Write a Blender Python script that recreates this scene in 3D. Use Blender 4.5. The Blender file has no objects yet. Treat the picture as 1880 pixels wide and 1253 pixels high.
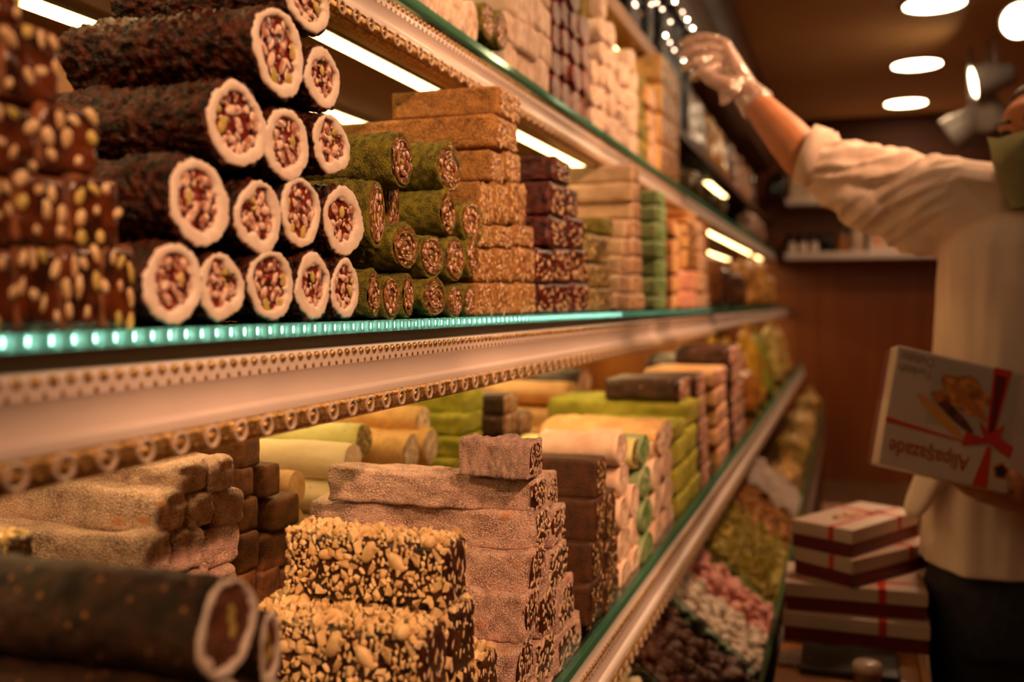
import bpy, bmesh, math, random
from mathutils import Vector, Matrix, noise, Quaternion
R = math.radians
S = bpy.context.scene
COL = S.collection
W_, H_ = 1880, 1253
# ---------------------------------------------------------------- camera
CH = 1.33                       # camera height above the floor
FPX = 1800.0                    # focal length in pixels of the 1880 wide frame
VPX, VPY = 1556.0, 558.0        # vanishing point of the shelves
YAW = math.atan((VPX - 940) / FPX)
PITCH = math.atan((626.5 - VPY) / FPX)
cam = bpy.data.cameras.new('camera'); camo = bpy.data.objects.new('camera', cam); COL.objects.link(camo)
cam.sensor_width = 36.0; cam.lens = 36.0 * FPX / W_
cam.clip_start = 0.02; cam.clip_end = 60
camo.location = (0, 0, CH); camo.rotation_euler = (math.pi / 2 - PITCH, 0, YAW)
cam.dof.use_dof = True; cam.dof.focus_distance = 0.97; cam.dof.aperture_fstop = 3.3
S.camera = camo
CM = camo.rotation_euler.to_matrix()
def ray(x, y): return CM @ Vector(((x - 940) / FPX, (626.5 - y) / FPX, -1.0))
def on_x(x, y, X):
    r = ray(x, y); t = X / r.x; return Vector((X, r.y * t, CH + r.z * t))
def on_z(x, y, Z):
    r = ray(x, y); t = (Z - CH) / r.z; return Vector((r.x * t, r.y * t, Z))
def on_y(x, y, Y):
    r = ray(x, y); t = Y / r.y; return Vector((r.x * t, Y, CH + r.z * t))
def at(x, y, D):
    r = ray(x, y); return Vector((r.x * D, r.y * D, CH + r.z * D))
# ---------------------------------------------------------------- view, world
S.view_settings.view_transform = 'Standard'; S.view_settings.look = 'None'
S.view_settings.gamma = 1.0; S.view_settings.use_curve_mapping = False
S.view_settings.exposure = 0.30
wd = bpy.data.worlds.new('world'); S.world = wd; wd.use_nodes = True
wd.node_tree.nodes['Background'].inputs[0].default_value = (0.9, 0.5, 0.28, 1)
wd.node_tree.nodes['Background'].inputs[1].default_value = 0.02
S.cycles.use_denoising = True
S.cycles.caustics_reflective = False; S.cycles.caustics_refractive = False
S.cycles.max_bounces = 7; S.cycles.diffuse_bounces = 3; S.cycles.glossy_bounces = 3
S.cycles.transmission_bounces = 6; S.cycles.transparent_max_bounces = 10
S.cycles.sample_clamp_indirect = 4.0
# ---------------------------------------------------------------- layout constants (metres, world)
XM, ZM = -0.420, CH - 0.0157    # middle shelf: front edge, top of glass
XU, ZU = -0.5175, CH + 0.383    # upper shelf
XT, ZT = -0.570, CH + 0.785     # top shelf
ZTF = CH + .63               # far unit top shelf
XL, ZL = -0.291, CH - 0.415     # lower shelf
XB = -1.00                      # back panel of the cabinet
YD = 3.26                       # divider between the two cabinet units
YN = -0.25                      # near end of the cabinet
YF = 7.75                       # far wall
ZC = CH + 1.364                 # ceiling
ZTAB = CH - 0.63                # counter top
WARM = (1.0, 0.485, 0.235); LEDC = (1.0, 0.62, 0.235)
# ceiling downlights: row over the aisle (the visible three go on towards and behind the camera)
LAMP_Y = [7.2, 6.07, 4.88, 3.69, 2.5]
LAMP_X = 0.355
LAMP_POWER = 5.0
LEDSTRIP = 9.0
# ---------------------------------------------------------------- object helpers
def tag(o, label=None, cat=None, group=None, kind=None):
    if label: o['label'] = label
    if cat: o['category'] = cat
    if group: o['group'] = group
    if kind: o['kind'] = kind
    return o
def empty(name, loc=(0, 0, 0), rot=(0, 0, 0), label=None, cat=None, group=None):
    o = bpy.data.objects.new(name, None); COL.objects.link(o)
    o.location = loc; o.rotation_euler = rot; o.empty_display_size = 0.02
    return tag(o, label, cat, group)
def link(name, me, mats=None, parent=None):
    o = bpy.data.objects.new(name, me); COL.objects.link(o)
    if mats is not None:
        for m in (mats if isinstance(mats, (list, tuple)) else [mats]): me.materials.append(m)
    if parent is not None: o.parent = parent
    return o
def obj(name, bm, mats, parent=None, smooth=True, ang=None):
    me = bpy.data.meshes.new(name)
    bmesh.ops.recalc_face_normals(bm, faces=bm.faces[:])
    if smooth:
        for f in bm.faces: f.smooth = True
    bm.to_mesh(me); bm.free()
    if ang is not None:
        me.set_sharp_from_angle(angle=R(ang))
    return link(name, me, mats, parent)
def struct(name, bm, mats, **k):
    o = obj(name, bm, mats, smooth=False, **k); o['kind'] = 'structure'; return o
KIDS = {}
def children(o): return KIDS.get(o.name) or [c for c in bpy.data.objects if c.parent == o]
def cache_kids(o):
    KIDS[o.name] = [c for c in bpy.data.objects if c.parent == o]
    for c in KIDS[o.name]: cache_kids(c)
def copy_tree(o, parent=None):
    c = o.copy(); COL.objects.link(c)
    if parent is not None: c.parent = parent
    for ch in KIDS.get(o.name, []): copy_tree(ch, c)
    return c
def hide_tree(o):
    for ch in KIDS.get(o.name, []): hide_tree(ch)
    bpy.data.objects.remove(o, do_unlink=True)
# ---------------------------------------------------------------- shapes
def bx(bm, x0, x1, y0, y1, z0, z1, mi=0, bev=0.0, mat=None):
    vs = [bm.verts.new((x, y, z)) for x in (x0, x1) for y in (y0, y1) for z in (z0, z1)]
    fs = []
    for q in ((0, 1, 3, 2), (4, 6, 7, 5), (0, 4, 5, 1), (2, 3, 7, 6), (0, 2, 6, 4), (1, 5, 7, 3)):
        f = bm.faces.new([vs[i] for i in q]); f.material_index = mi; fs.append(f)
    if mat is not None:
        for v in vs: v.co = mat @ v.co
    if bev > 0:
        es = list({e for f in fs for e in f.edges})
        bmesh.ops.bevel(bm, geom=es, offset=bev, segments=2, affect='EDGES', profile=0.5)
    return vs
def BX(*a, **k):
    bm = bmesh.new(); bx(bm, *a, **k); return bm
def tube(bm, pts, rad, n=12, cap=True, mi=0, sy=1.0):
    """swept tube; rad: number or list, sy squashes the second axis"""
    pts = [Vector(p) for p in pts]; rings = []
    if not isinstance(rad, (list, tuple)): rad = [rad] * len(pts)
    prev = None
    for i, p in enumerate(pts):
        t = (pts[min(i + 1, len(pts) - 1)] - pts[max(i - 1, 0)]).normalized()
        if prev is None:
            a = Vector((0, 0, 1)) if abs(t.z) < 0.9 else Vector((1, 0, 0))
            u = t.cross(a).normalized()
        else:
            u = (prev - t * prev.dot(t)).normalized()
        prev = u; v = t.cross(u)
        r = rad[i]
        ru, rv = (r, r * sy) if not isinstance(r, (list, tuple)) else r
        rings.append([bm.verts.new(p + u * ru * math.cos(2 * math.pi * k / n) + v * rv * math.sin(2 * math.pi * k / n)) for k in range(n)])
    for a, b in zip(rings, rings[1:]):
        for k in range(n):
            f = bm.faces.new((a[k], a[(k + 1) % n], b[(k + 1) % n], b[k])); f.material_index = mi
    if cap:
        for rg, rev in ((rings[0], True), (rings[-1], False)):
            f = bm.faces.new(list(reversed(rg)) if rev else rg); f.material_index = mi
    return rings
_BT = {}
def ball(bm, c, r, seg=10, rings=6, rot=None, mi=0):
    """ellipsoid, r a number or a triple"""
    if not isinstance(r, (list, tuple)): r = (r, r, r)
    if (seg, rings) not in _BT:
        P = [Vector((0, 0, 1))]
        for i in range(1, rings):
            t = math.pi * i / rings
            for k in range(seg):
                a = 2 * math.pi * k / seg; P.append(Vector((math.sin(t) * math.cos(a), math.sin(t) * math.sin(a), math.cos(t))))
        P.append(Vector((0, 0, -1))); F = []
        for k in range(seg): F.append((0, 1 + k, 1 + (k + 1) % seg))
        for i in range(rings - 2):
            for k in range(seg):
                a, b = 1 + i * seg + k, 1 + i * seg + (k + 1) % seg; F.append((a, a + seg, b + seg, b))
        e = 1 + (rings - 2) * seg
        for k in range(seg): F.append((e + k, len(P) - 1, e + (k + 1) % seg))
        _BT[(seg, rings)] = (P, F)
    P, F = _BT[(seg, rings)]; c = Vector(c); vs = []
    for p in P:
        q = Vector((p.x * r[0], p.y * r[1], p.z * r[2]))
        if rot is not None: q = rot @ q
        vs.append(bm.verts.new(c + q))
    for f in F:
        g = bm.faces.new([vs[i] for i in f]); g.material_index = mi; g.smooth = True
    return vs
def lathe(bm, prof, n=24, c=(0, 0, 0), mi=0, M=None):
    c = Vector(c); rings = []
    for r, z in prof:
        rg = []
        for k in range(n):
            p = Vector((max(r, 1e-5) * math.cos(2 * math.pi * k / n), max(r, 1e-5) * math.sin(2 * math.pi * k / n), z))
            if M is not None: p = M @ p
            rg.append(bm.verts.new(c + p))
        rings.append(rg)
    for a, b in zip(rings, rings[1:]):
        for k in range(n):
            f = bm.faces.new((a[k], a[(k + 1) % n], b[(k + 1) % n], b[k])); f.material_index = mi
    return rings
def n3(p, s, seed=0.0): return noise.noise(Vector((p[0] * s + seed, p[1] * s + seed * 1.7, p[2] * s - seed)))
def rbox(L, w, h, step, rad, amp=0.0, freq=60, seed=0.0, wob=0.0, taper=0.0):
    """rounded lumpy block from x=-L..0, y=+-w/2, z=0..h; grid of about `step`"""
    bm = bmesh.new()
    nx, ny, nz = [max(2, min(70, int(round(d / step)))) for d in (L, w, h)]
    V = {}
    def gv(i, j, k):
        key = (i, j, k)
        if key in V: return V[key]
        p = Vector((-L + L * i / nx, -w / 2 + w * j / ny, h * k / nz))
        c = Vector((min(max(p.x, -L + rad), -rad), min(max(p.y, -w / 2 + rad), w / 2 - rad), min(max(p.z, rad), h - rad)))
        d = p - c
        nrm = d.normalized() if d.length > 1e-9 else Vector((0, 0, 1))
        if d.length > 1e-9: p = c + nrm * rad
        if amp:
            q = p
            p = p + nrm * amp * (n3(q, freq, seed) + 0.5 * n3(q, freq * 2.3, seed + 5))
        if wob:
            p = p + Vector((0, wob * n3((p.x, 0, 0), 14, seed), wob * n3((p.x, p.y, 0), 12, seed + 9) * (p.z / h)))
        if taper: p.y *= 1 - taper * p.z / h
        V[key] = bm.verts.new(p); return V[key]
    def quad(a, b, c, d, mi):
        f = bm.faces.new((gv(*a), gv(*b), gv(*c), gv(*d))); f.material_index = mi
    for i in range(nx):
        for j in range(ny):
            quad((i, j, 0), (i, j + 1, 0), (i + 1, j + 1, 0), (i + 1, j, 0), 0)
            quad((i, j, nz), (i + 1, j, nz), (i + 1, j + 1, nz), (i, j + 1, nz), 0)
        for k in range(nz):
            quad((i, 0, k), (i + 1, 0, k), (i + 1, 0, k + 1), (i, 0, k + 1), 0)
            quad((i, ny, k), (i, ny, k + 1), (i + 1, ny, k + 1), (i + 1, ny, k), 0)
    for j in range(ny):
        for k in range(nz):
            quad((0, j, k), (0, j, k + 1), (0, j + 1, k + 1), (0, j + 1, k), 0)
            quad((nx, j, k), (nx, j + 1, k), (nx, j + 1, k + 1), (nx, j, k + 1), 1)
    return bm
def chunk(bm, c, s, rnd, flat=0.55, mi=0, nv=9):
    """an angular nut chunk: hull of a few random points"""
    t = bmesh.new()
    q = Quaternion((rnd.uniform(-1, 1), rnd.uniform(-1, 1), rnd.uniform(-1, 1), rnd.uniform(-1, 1) + .01)).normalized()
    for _ in range(nv):
        v = Vector((rnd.gauss(0, 1), rnd.gauss(0, 1), rnd.gauss(0, 1))).normalized()
        v = Vector((v.x, v.y * 0.8, v.z * flat)) * s * rnd.uniform(0.85, 1.0)
        t.verts.new(q @ v)
    r = bmesh.ops.convex_hull(t, input=t.verts[:])
    dead = [g for g in r['geom_interior'] if isinstance(g, bmesh.types.BMVert)]
    bmesh.ops.delete(t, geom=dead, context='VERTS')
    mp = {}
    for v in t.verts: mp[v] = bm.verts.new(v.co + Vector(c))
    for f in t.faces:
        try:
            g = bm.faces.new([mp[v] for v in f.verts]); g.material_index = mi
        except ValueError: pass
    t.free()
def extrude_profile(prof, y0, y1, mi=0, closed=True, bm=None):
    """prof: list of (x,z); swept along y"""
    bm = bm or bmesh.new()
    a = [bm.verts.new((x, y0, z)) for x, z in prof]; b = [bm.verts.new((x, y1, z)) for x, z in prof]
    n = len(prof)
    for k in range(n if closed else n - 1):
        f = bm.faces.new((a[k], a[(k + 1) % n], b[(k + 1) % n], b[k])); f.material_index = mi
    if closed:
        for rg in (a, b):
            f = bm.faces.new(rg); f.material_index = mi
    return bm
# ---------------------------------------------------------------- materials
MATS = {}
def newmat(name):
    m = bpy.data.materials.new(name); m.use_nodes = True
    return m, m.node_tree.nodes, m.node_tree.links, m.node_tree.nodes['Principled BSDF']
def rgb(c): return (c[0], c[1], c[2], 1)
def sweet(name, c1, c2, scale=80, rough=0.6, bump=0.4, bscale=None, specks=(), stretch=(1, 1, 1),
          grain=None, coat=0.0, sub=0.0, bdist=0.002, metal=0.0, spec=0.5, lo=0.38, hi=0.62, trans=0.0):
    if name in MATS: return MATS[name]
    m, N, L, P = newmat(name)
    tc = N.new('ShaderNodeTexCoord'); mp = N.new('ShaderNodeMapping'); mp.inputs['Scale'].default_value = stretch
    oi = N.new('ShaderNodeObjectInfo'); cx = N.new('ShaderNodeCombineXYZ')
    mu = N.new('ShaderNodeMath'); mu.operation = 'MULTIPLY'; mu.inputs[1].default_value = 7.3
    L.new(oi.outputs['Random'], mu.inputs[0])
    for i in range(3): L.new(mu.outputs[0], cx.inputs[i])
    L.new(tc.outputs['Object'], mp.inputs['Vector']); L.new(cx.outputs[0], mp.inputs['Location'])
    no = N.new('ShaderNodeTexNoise'); no.inputs['Scale'].default_value = scale; no.inputs['Detail'].default_value = 5
    L.new(mp.outputs[0], no.inputs['Vector'])
    cr = N.new('ShaderNodeValToRGB'); cr.color_ramp.elements[0].position = lo; cr.color_ramp.elements[1].position = hi
    cr.color_ramp.elements[0].color = rgb(c1); cr.color_ramp.elements[1].color = rgb(c2)
    L.new(no.outputs['Fac'], cr.inputs['Fac']); col = cr.outputs['Color']
    hsum = None
    if grain:
        gs, gc, amt = grain
        g = N.new('ShaderNodeTexNoise'); g.inputs['Scale'].default_value = gs; g.inputs['Detail'].default_value = 3
        L.new(mp.outputs[0], g.inputs['Vector'])
        mr = N.new('ShaderNodeMapRange'); mr.inputs[1].default_value = .45; mr.inputs[2].default_value = .62; mr.inputs[4].default_value = amt
        L.new(g.outputs['Fac'], mr.inputs[0])
        mx = N.new('ShaderNodeMix'); mx.data_type = 'RGBA'
        L.new(mr.outputs[0], mx.inputs[0]); L.new(col, mx.inputs[6]); mx.inputs[7].default_value = rgb(gc); col = mx.outputs[2]
    vh = []
    for sp in specks:
        vo = N.new('ShaderNodeTexVoronoi'); vo.inputs['Scale'].default_value = sp['s']
        vo.inputs['Randomness'].default_value = 1.0
        if 'st' in sp:
            mq = N.new('ShaderNodeMapping'); mq.inputs['Scale'].default_value = sp['st']; L.new(mp.outputs[0], mq.inputs['Vector'])
            L.new(mq.outputs[0], vo.inputs['Vector'])
        else: L.new(mp.outputs[0], vo.inputs['Vector'])
        mr = N.new('ShaderNodeMapRange'); mr.inputs[1].default_value = sp.get('r', .3) + .05; mr.inputs[2].default_value = sp.get('r', .3) - .05
        L.new(vo.outputs['Distance'], mr.inputs[0])
        fac = mr.outputs[0]
        if 'p' in sp:      # only a share of the cells
            sx = N.new('ShaderNodeSeparateColor'); L.new(vo.outputs['Color'], sx.inputs[0])
            lt = N.new('ShaderNodeMath'); lt.operation = 'LESS_THAN'; lt.inputs[1].default_value = sp['p']; L.new(sx.outputs[0], lt.inputs[0])
            mm = N.new('ShaderNodeMath'); mm.operation = 'MULTIPLY'; L.new(fac, mm.inputs[0]); L.new(lt.outputs[0], mm.inputs[1]); fac = mm.outputs[0]
        mx = N.new('ShaderNodeMix'); mx.data_type = 'RGBA'
        L.new(fac, mx.inputs[0]); L.new(col, mx.inputs[6]); mx.inputs[7].default_value = rgb(sp['c']); col = mx.outputs[2]
        vh.append(fac)
    L.new(col, P.inputs['Base Color'])
    P.inputs['Roughness'].default_value = rough; P.inputs['Metallic'].default_value = metal
    P.inputs['Specular IOR Level'].default_value = spec
    P.inputs['Coat Weight'].default_value = coat; P.inputs['Coat Roughness'].default_value = .15
    if trans: P.inputs['Transmission Weight'].default_value = trans
    if sub:
        P.inputs['Subsurface Weight'].default_value = sub; P.inputs['Subsurface Scale'].default_value = .01
    if bump:
        b = N.new('ShaderNodeBump'); b.inputs['Strength'].default_value = bump; b.inputs['Distance'].default_value = bdist
        n2 = N.new('ShaderNodeTexNoise'); n2.inputs['Scale'].default_value = bscale or scale * 2.5; n2.inputs['Detail'].default_value = 4
        L.new(mp.outputs[0], n2.inputs['Vector']); h = n2.outputs['Fac']
        for fac in vh:
            ad = N.new('ShaderNodeMath'); ad.operation = 'MULTIPLY_ADD'; ad.inputs[1].default_value = .5
            L.new(fac, ad.inputs[0]); L.new(h, ad.inputs[2]); h = ad.outputs[0]
        L.new(h, b.inputs['Height']); L.new(b.outputs[0], P.inputs['Normal'])
    MATS[name] = m; return m
def plain(name, c, rough=.5, metal=0, coat=0, spec=.5, trans=0, ior=1.45, alpha=1):
    if name in MATS: return MATS[name]
    m, N, L, P = newmat(name)
    P.inputs['Base Color'].default_value = rgb(c); P.inputs['Roughness'].default_value = rough
    P.inputs['Metallic'].default_value = metal; P.inputs['Coat Weight'].default_value = coat
    P.inputs['Specular IOR Level'].default_value = spec; P.inputs['Transmission Weight'].default_value = trans; P.inputs['IOR'].default_value = ior
    P.inputs['Alpha'].default_value = alpha
    MATS[name] = m; return m
def emit(name, c, s):
    m, N, L, P = newmat(name)
    P.inputs['Base Color'].default_value = (0, 0, 0, 1)
    P.inputs['Emission Color'].default_value = rgb(c); P.inputs['Emission Strength'].default_value = s
    return m
def wood(name, c1, c2, axis='y', rough=.45, sc=1.0, coat=.2):
    if name in MATS: return MATS[name]
    m, N, L, P = newmat(name)
    tc = N.new('ShaderNodeTexCoord'); mp = N.new('ShaderNodeMapping')
    s = {'x': (1.5, 22, 22), 'y': (22, 1.5, 22), 'z': (22, 22, 1.5)}[axis]
    mp.inputs['Scale'].default_value = tuple(v * sc for v in s)
    L.new(tc.outputs['Object'], mp.inputs['Vector'])
    no = N.new('ShaderNodeTexNoise'); no.inputs['Scale'].default_value = 1.0; no.inputs['Detail'].default_value = 6; no.inputs['Distortion'].default_value = .6
    L.new(mp.outputs[0], no.inputs['Vector'])
    cr = N.new('ShaderNodeValToRGB'); cr.color_ramp.elements[0].position = .35; cr.color_ramp.elements[1].position = .68
    cr.color_ramp.elements[0].color = rgb(c1); cr.color_ramp.elements[1].color = rgb(c2)
    L.new(no.outputs['Fac'], cr.inputs[0]); L.new(cr.outputs[0], P.inputs['Base Color'])
    P.inputs['Roughness'].default_value = rough; P.inputs['Coat Weight'].default_value = coat; P.inputs['Coat Roughness'].default_value = .2
    MATS[name] = m; return m
m_cream = sweet('cream_paint', (.66, .57, .54), (.72, .62, .59), scale=6, rough=.32, bump=.05, coat=.25)
m_gold = sweet('antique_gold', (.30, .16, .045), (.62, .40, .15), scale=200, rough=.38, bump=.25, bscale=400, metal=.8)
m_ringc = sweet('pale_gilt', (.60, .46, .34), (.74, .58, .44), scale=200, rough=.35, bump=.2, metal=.2)
m_goldc = sweet('worn_gold_bead', (.60, .38, .13), (.85, .60, .27), scale=160, rough=.28, bump=.2, metal=.9)
m_wood_dark = wood('dark_wood', (.06, .018, .004), (.12, .038, .009))
m_wood_back = wood('cabinet_wood', (.32, .095, .012), (.46, .16, .025), axis='z', sc=.6)
m_wood_counter = wood('counter_wood', (.30, .12, .03), (.42, .18, .05), axis='y')
m_wood_z = wood('wall_wood', (.21, .046, .004), (.28, .070, .008), axis='z', sc=.5)
m_wood_under = wood('underside_wood', (.13, .055, .018), (.19, .085, .028), axis='y')
m_chrome = plain('steel', (.6, .55, .5), .25, 1)
m_white = plain('white_plastic', (.26, .22, .20), .5)
m_black = plain('black_plastic', (.02, .018, .016), .35)
m_led = emit('led_diffuser', LEDC, LEDSTRIP)
m_lamp = emit('downlight_glow', (1, .74, .42), 22)
m_edge_glint = emit('edge_glint_glow', (.85, 1.0, .92), 26.0)  # glow imitating LED reflections in the glass edge
m_edge_glow = emit('added_edge_glow', (.50, 1.0, .80), .35)  # added glow that brightens the teal edge
# green-edged shelf glass
def glassmat():
    m, N, L, P = newmat('shelf_glass')
    P.inputs['Base Color'].default_value = (.55, .85, .74, 1); P.inputs['Roughness'].default_value = .03
    P.inputs['Transmission Weight'].default_value = 1; P.inputs['IOR'].default_value = 1.5
    return m
m_glass = glassmat()
def edgemat():
    m, N, L, P = newmat('glass_edge'); N.remove(P)
    out = N['Material Output']
    tr = N.new('ShaderNodeBsdfTransparent'); tr.inputs[0].default_value = (.45, .85, .72, 1)
    tl = N.new('ShaderNodeBsdfTranslucent'); tl.inputs[0].default_value = (.34, .70, .56, 1)
    df = N.new('ShaderNodeBsdfDiffuse'); df.inputs[0].default_value = (.10, .30, .20, 1)
    gl = N.new('ShaderNodeBsdfGlossy'); gl.inputs[1].default_value = .12; gl.inputs[0].default_value = (.6, .9, .8, 1)
    a = N.new('ShaderNodeMixShader'); a.inputs[0].default_value = .45; L.new(tr.outputs[0], a.inputs[1]); L.new(tl.outputs[0], a.inputs[2])
    b = N.new('ShaderNodeMixShader'); b.inputs[0].default_value = .45; L.new(a.outputs[0], b.inputs[1]); L.new(df.outputs[0], b.inputs[2])
    c = N.new('ShaderNodeMixShader'); c.inputs[0].default_value = .12; L.new(b.outputs[0], c.inputs[1]); L.new(gl.outputs[0], c.inputs[2])
    L.new(c.outputs[0], out.inputs[0]); return m
m_edge = edgemat()
m_edge2 = plain('tray_glass_edge', (.07, .17, .06), .25, trans=.3)
# ================================================================ room
XR = 1.9; YB = -2.2
m_ceil = sweet('ceiling_paint', (.52, .27, .10), (.56, .30, .12), scale=2, rough=.7, bump=.03)
m_floor = wood('floor_boards', (.10, .05, .02), (.17, .09, .04), axis='y')
struct('floor', BX(-1.3, XR, YB, YF + .1, -.05, 0), m_floor)
struct('ceiling', BX(-1.3, XR, YB, YF + .1, ZC, ZC + .05), m_ceil)
struct('wall_left', BX(-1.3, -1.2, YB, YF + .1, 0, ZC), m_wood_z)
struct('wall_right', BX(XR, XR + .1, YB, YF + .1, 0, ZC), m_wood_z)
struct('wall_back', BX(-1.3, XR, YF + .0, YF + .1, 0, ZC), m_wood_z)
struct('wall_front', BX(-1.3, XR, YB - .1, YB, 0, ZC), m_wood_z)
# dark header beam at the end of the ceiling
struct('trim_1', BX(-.3, XR, YF - .10, YF, CH + 1.02, ZC), wood('header_wood', (.045, .010, .002), (.07, .016, .003), axis='x', coat=0, rough=.8))
# downlights
for i, y in enumerate(LAMP_Y):
    t = empty('ceiling_downlight', (LAMP_X, y, ZC),
        label=['round ceiling downlight farthest down the aisle, above the back wall shelves', 'middle one of the three round ceiling downlights in view',
               'nearest and largest round ceiling downlight, at the top of the photo'][i] if i < 3 else 'round ceiling downlight over the aisle, out of the photo overhead',
        cat='ceiling light', group='ceiling downlights')
    bm = bmesh.new(); lathe(bm, [(.132, .0), (.148, -.002), (.150, -.008), (.140, -.012), (.130, -.010), (.128, .0)], 32); obj('rim', bm, m_white, t)
    bm = bmesh.new(); lathe(bm, [(0, -.006), (.129, -.006)], 32); obj('diffuser', bm, m_lamp, t)
    ld = bpy.data.lights.new('downlight_lamp', 'SPOT'); ld.energy = LAMP_POWER * (10 if y < 3 else 3); ld.color = WARM; ld.spot_size = R(150); ld.spot_blend = .6; ld.shadow_soft_size = .10
    lo = bpy.data.objects.new('downlight_lamp', ld); COL.objects.link(lo); lo.parent = t; lo.location = (0, 0, -.03)
# track spots pointing at the shelves (right of the picture, and along the track towards the camera)
def spot_head(loc, target, label, r=.055, ln=.13, power=25, glow=True, size=55):
    t = empty('track_spotlight', loc, label=label, cat='spotlight', group='track spotlights')
    d = (Vector(target) - Vector(loc)).normalized()
    q = d.to_track_quat('-Z', 'Y').to_matrix()
    bm = bmesh.new(); lathe(bm, [(0, ln * .75), (r * .55, ln * .75), (r * .62, ln * .7), (r * .98, ln * .12), (r, 0), (r, -.012), (r * .9, -.012), (r * .86, 0)], 28, M=q); obj('lamp_housing', bm, m_white, t)
    bm = bmesh.new(); lathe(bm, [(0, -.004), (r * .87, -.004)], 28, M=q); obj('lens', bm, m_lamp if glow else m_black, t)
    z1 = ZC - .03 - loc[2]; bb = q @ Vector((0, 0, ln * .4))
    bm = bmesh.new(); tube(bm, [bb, bb + Vector((0, .0, .05)), Vector((bb.x, bb.y, z1))], .008, 8); obj('bracket', bm, m_white, t)
    if power:
        ld = bpy.data.lights.new('spot_lamp', 'SPOT'); ld.energy = power; ld.color = WARM; ld.spot_size = R(size); ld.spot_blend = .5; ld.shadow_soft_size = .04
        lo = bpy.data.objects.new('spot_lamp', ld); COL.objects.link(lo); lo.parent = t
        lo.location = d * .03; lo.rotation_euler = d.to_track_quat('-Z', 'Y').to_euler()
    return t
XTR = .95
tr = obj('lighting_track', BX(XTR - .02, XTR + .02, -1.6, 6.0, ZC - .03, ZC), m_white, smooth=False)
tag(tr, 'white ceiling track that carries the spotlights along the aisle', 'lighting track')
p = at(1872, 38, 4.2); spot_head(p, (p.x - .6, p.y - 1.5, p.z - .35), 'large glowing spotlight at the top right corner of the photo', r=.080, ln=.2, power=6)
p = at(1790, 152, 4.9); spot_head(p, (p.x - 1.5, p.y - .12, p.z - .32), 'white spotlight with a thin bright edge, left of the covered face', r=.088, ln=.24, power=6)
p = at(1745, 248, 5.2); spot_head(p, (p.x - 1.2, p.y + .2, p.z - .75), 'white boxy spotlight tilted down, lowest of the three by the face', r=.095, ln=.26, power=3, glow=False)
p = at(1822, 225, 5.0); spot_head(p, (p.x + .5, p.y + .6, p.z - 1.1), 'white spotlight housing pointing down, half hidden behind the masked face', r=.085, ln=.24, power=3, glow=False)
spot_head((XTR, 1.25, ZC - .20), (-.25, 2.25, CH + .40), 'added unseen spotlight brightening the raised sleeve and the top shelves', power=80, size=32)  # lamp added out of view to brighten the raised sleeve
for i, (y, ty, tz, pw) in enumerate([(-.9, .6, ZM + .08, 80), (.0, 1.0, ZM + .12, 85), (.9, 1.55, ZM + .14, 55), (1.9, 2.5, ZM + .14, 36)]):
    spot_head((XTR, y, ZC - .20), (-.45, ty, tz), 'track spotlight aimed at the shelves from above the aisle, %s one from the camera end' % ['first', 'second', 'third', 'fourth'][i], power=pw, size=38)
# ================================================================ cabinet carcass
cab = empty('display_cabinet', (XB, 0, 0), label='tall wooden display cabinet along the left wall holding the glass shelves', cat='cabinet')
def cpart(name, a, m): 
    bm = BX(*a); 
    for v in bm.verts: v.co.x -= XB
    return obj(name, bm, m, cab, smooth=False)
cpart('back_panel', (XB - .03, XB, YN, YF, 0, ZC), m_wood_back)
cpart('end_panel', (XB, XM, YN - .03, YN, 0, ZC), m_wood_back)
cpart('divider_panel', (XB, XM - .02, YD, YD + .022, CH - .72, ZU - .11), m_wood_back)
cpart('divider_panel', (XB, XU - .02, YD, YD + .022, ZU - .08, ZT - .05), m_wood_back)
bm = extrude_profile([(XB - XB, CH + 1.02), (-.57 - XB, CH + 1.02), (-.55 - XB, CH + 1.06), (-.55 - XB, CH + 1.20), (-.52 - XB, CH + 1.26), (-.50 - XB, CH + 1.364), (0, CH + 1.364)], YN, YF)
obj('cornice', bm, m_wood_dark, cab, smooth=False)
# base cupboard below the trays
cpart('base_panel', (XB, -.16, YN, YF, 0, CH - .812), m_wood_dark)
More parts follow.
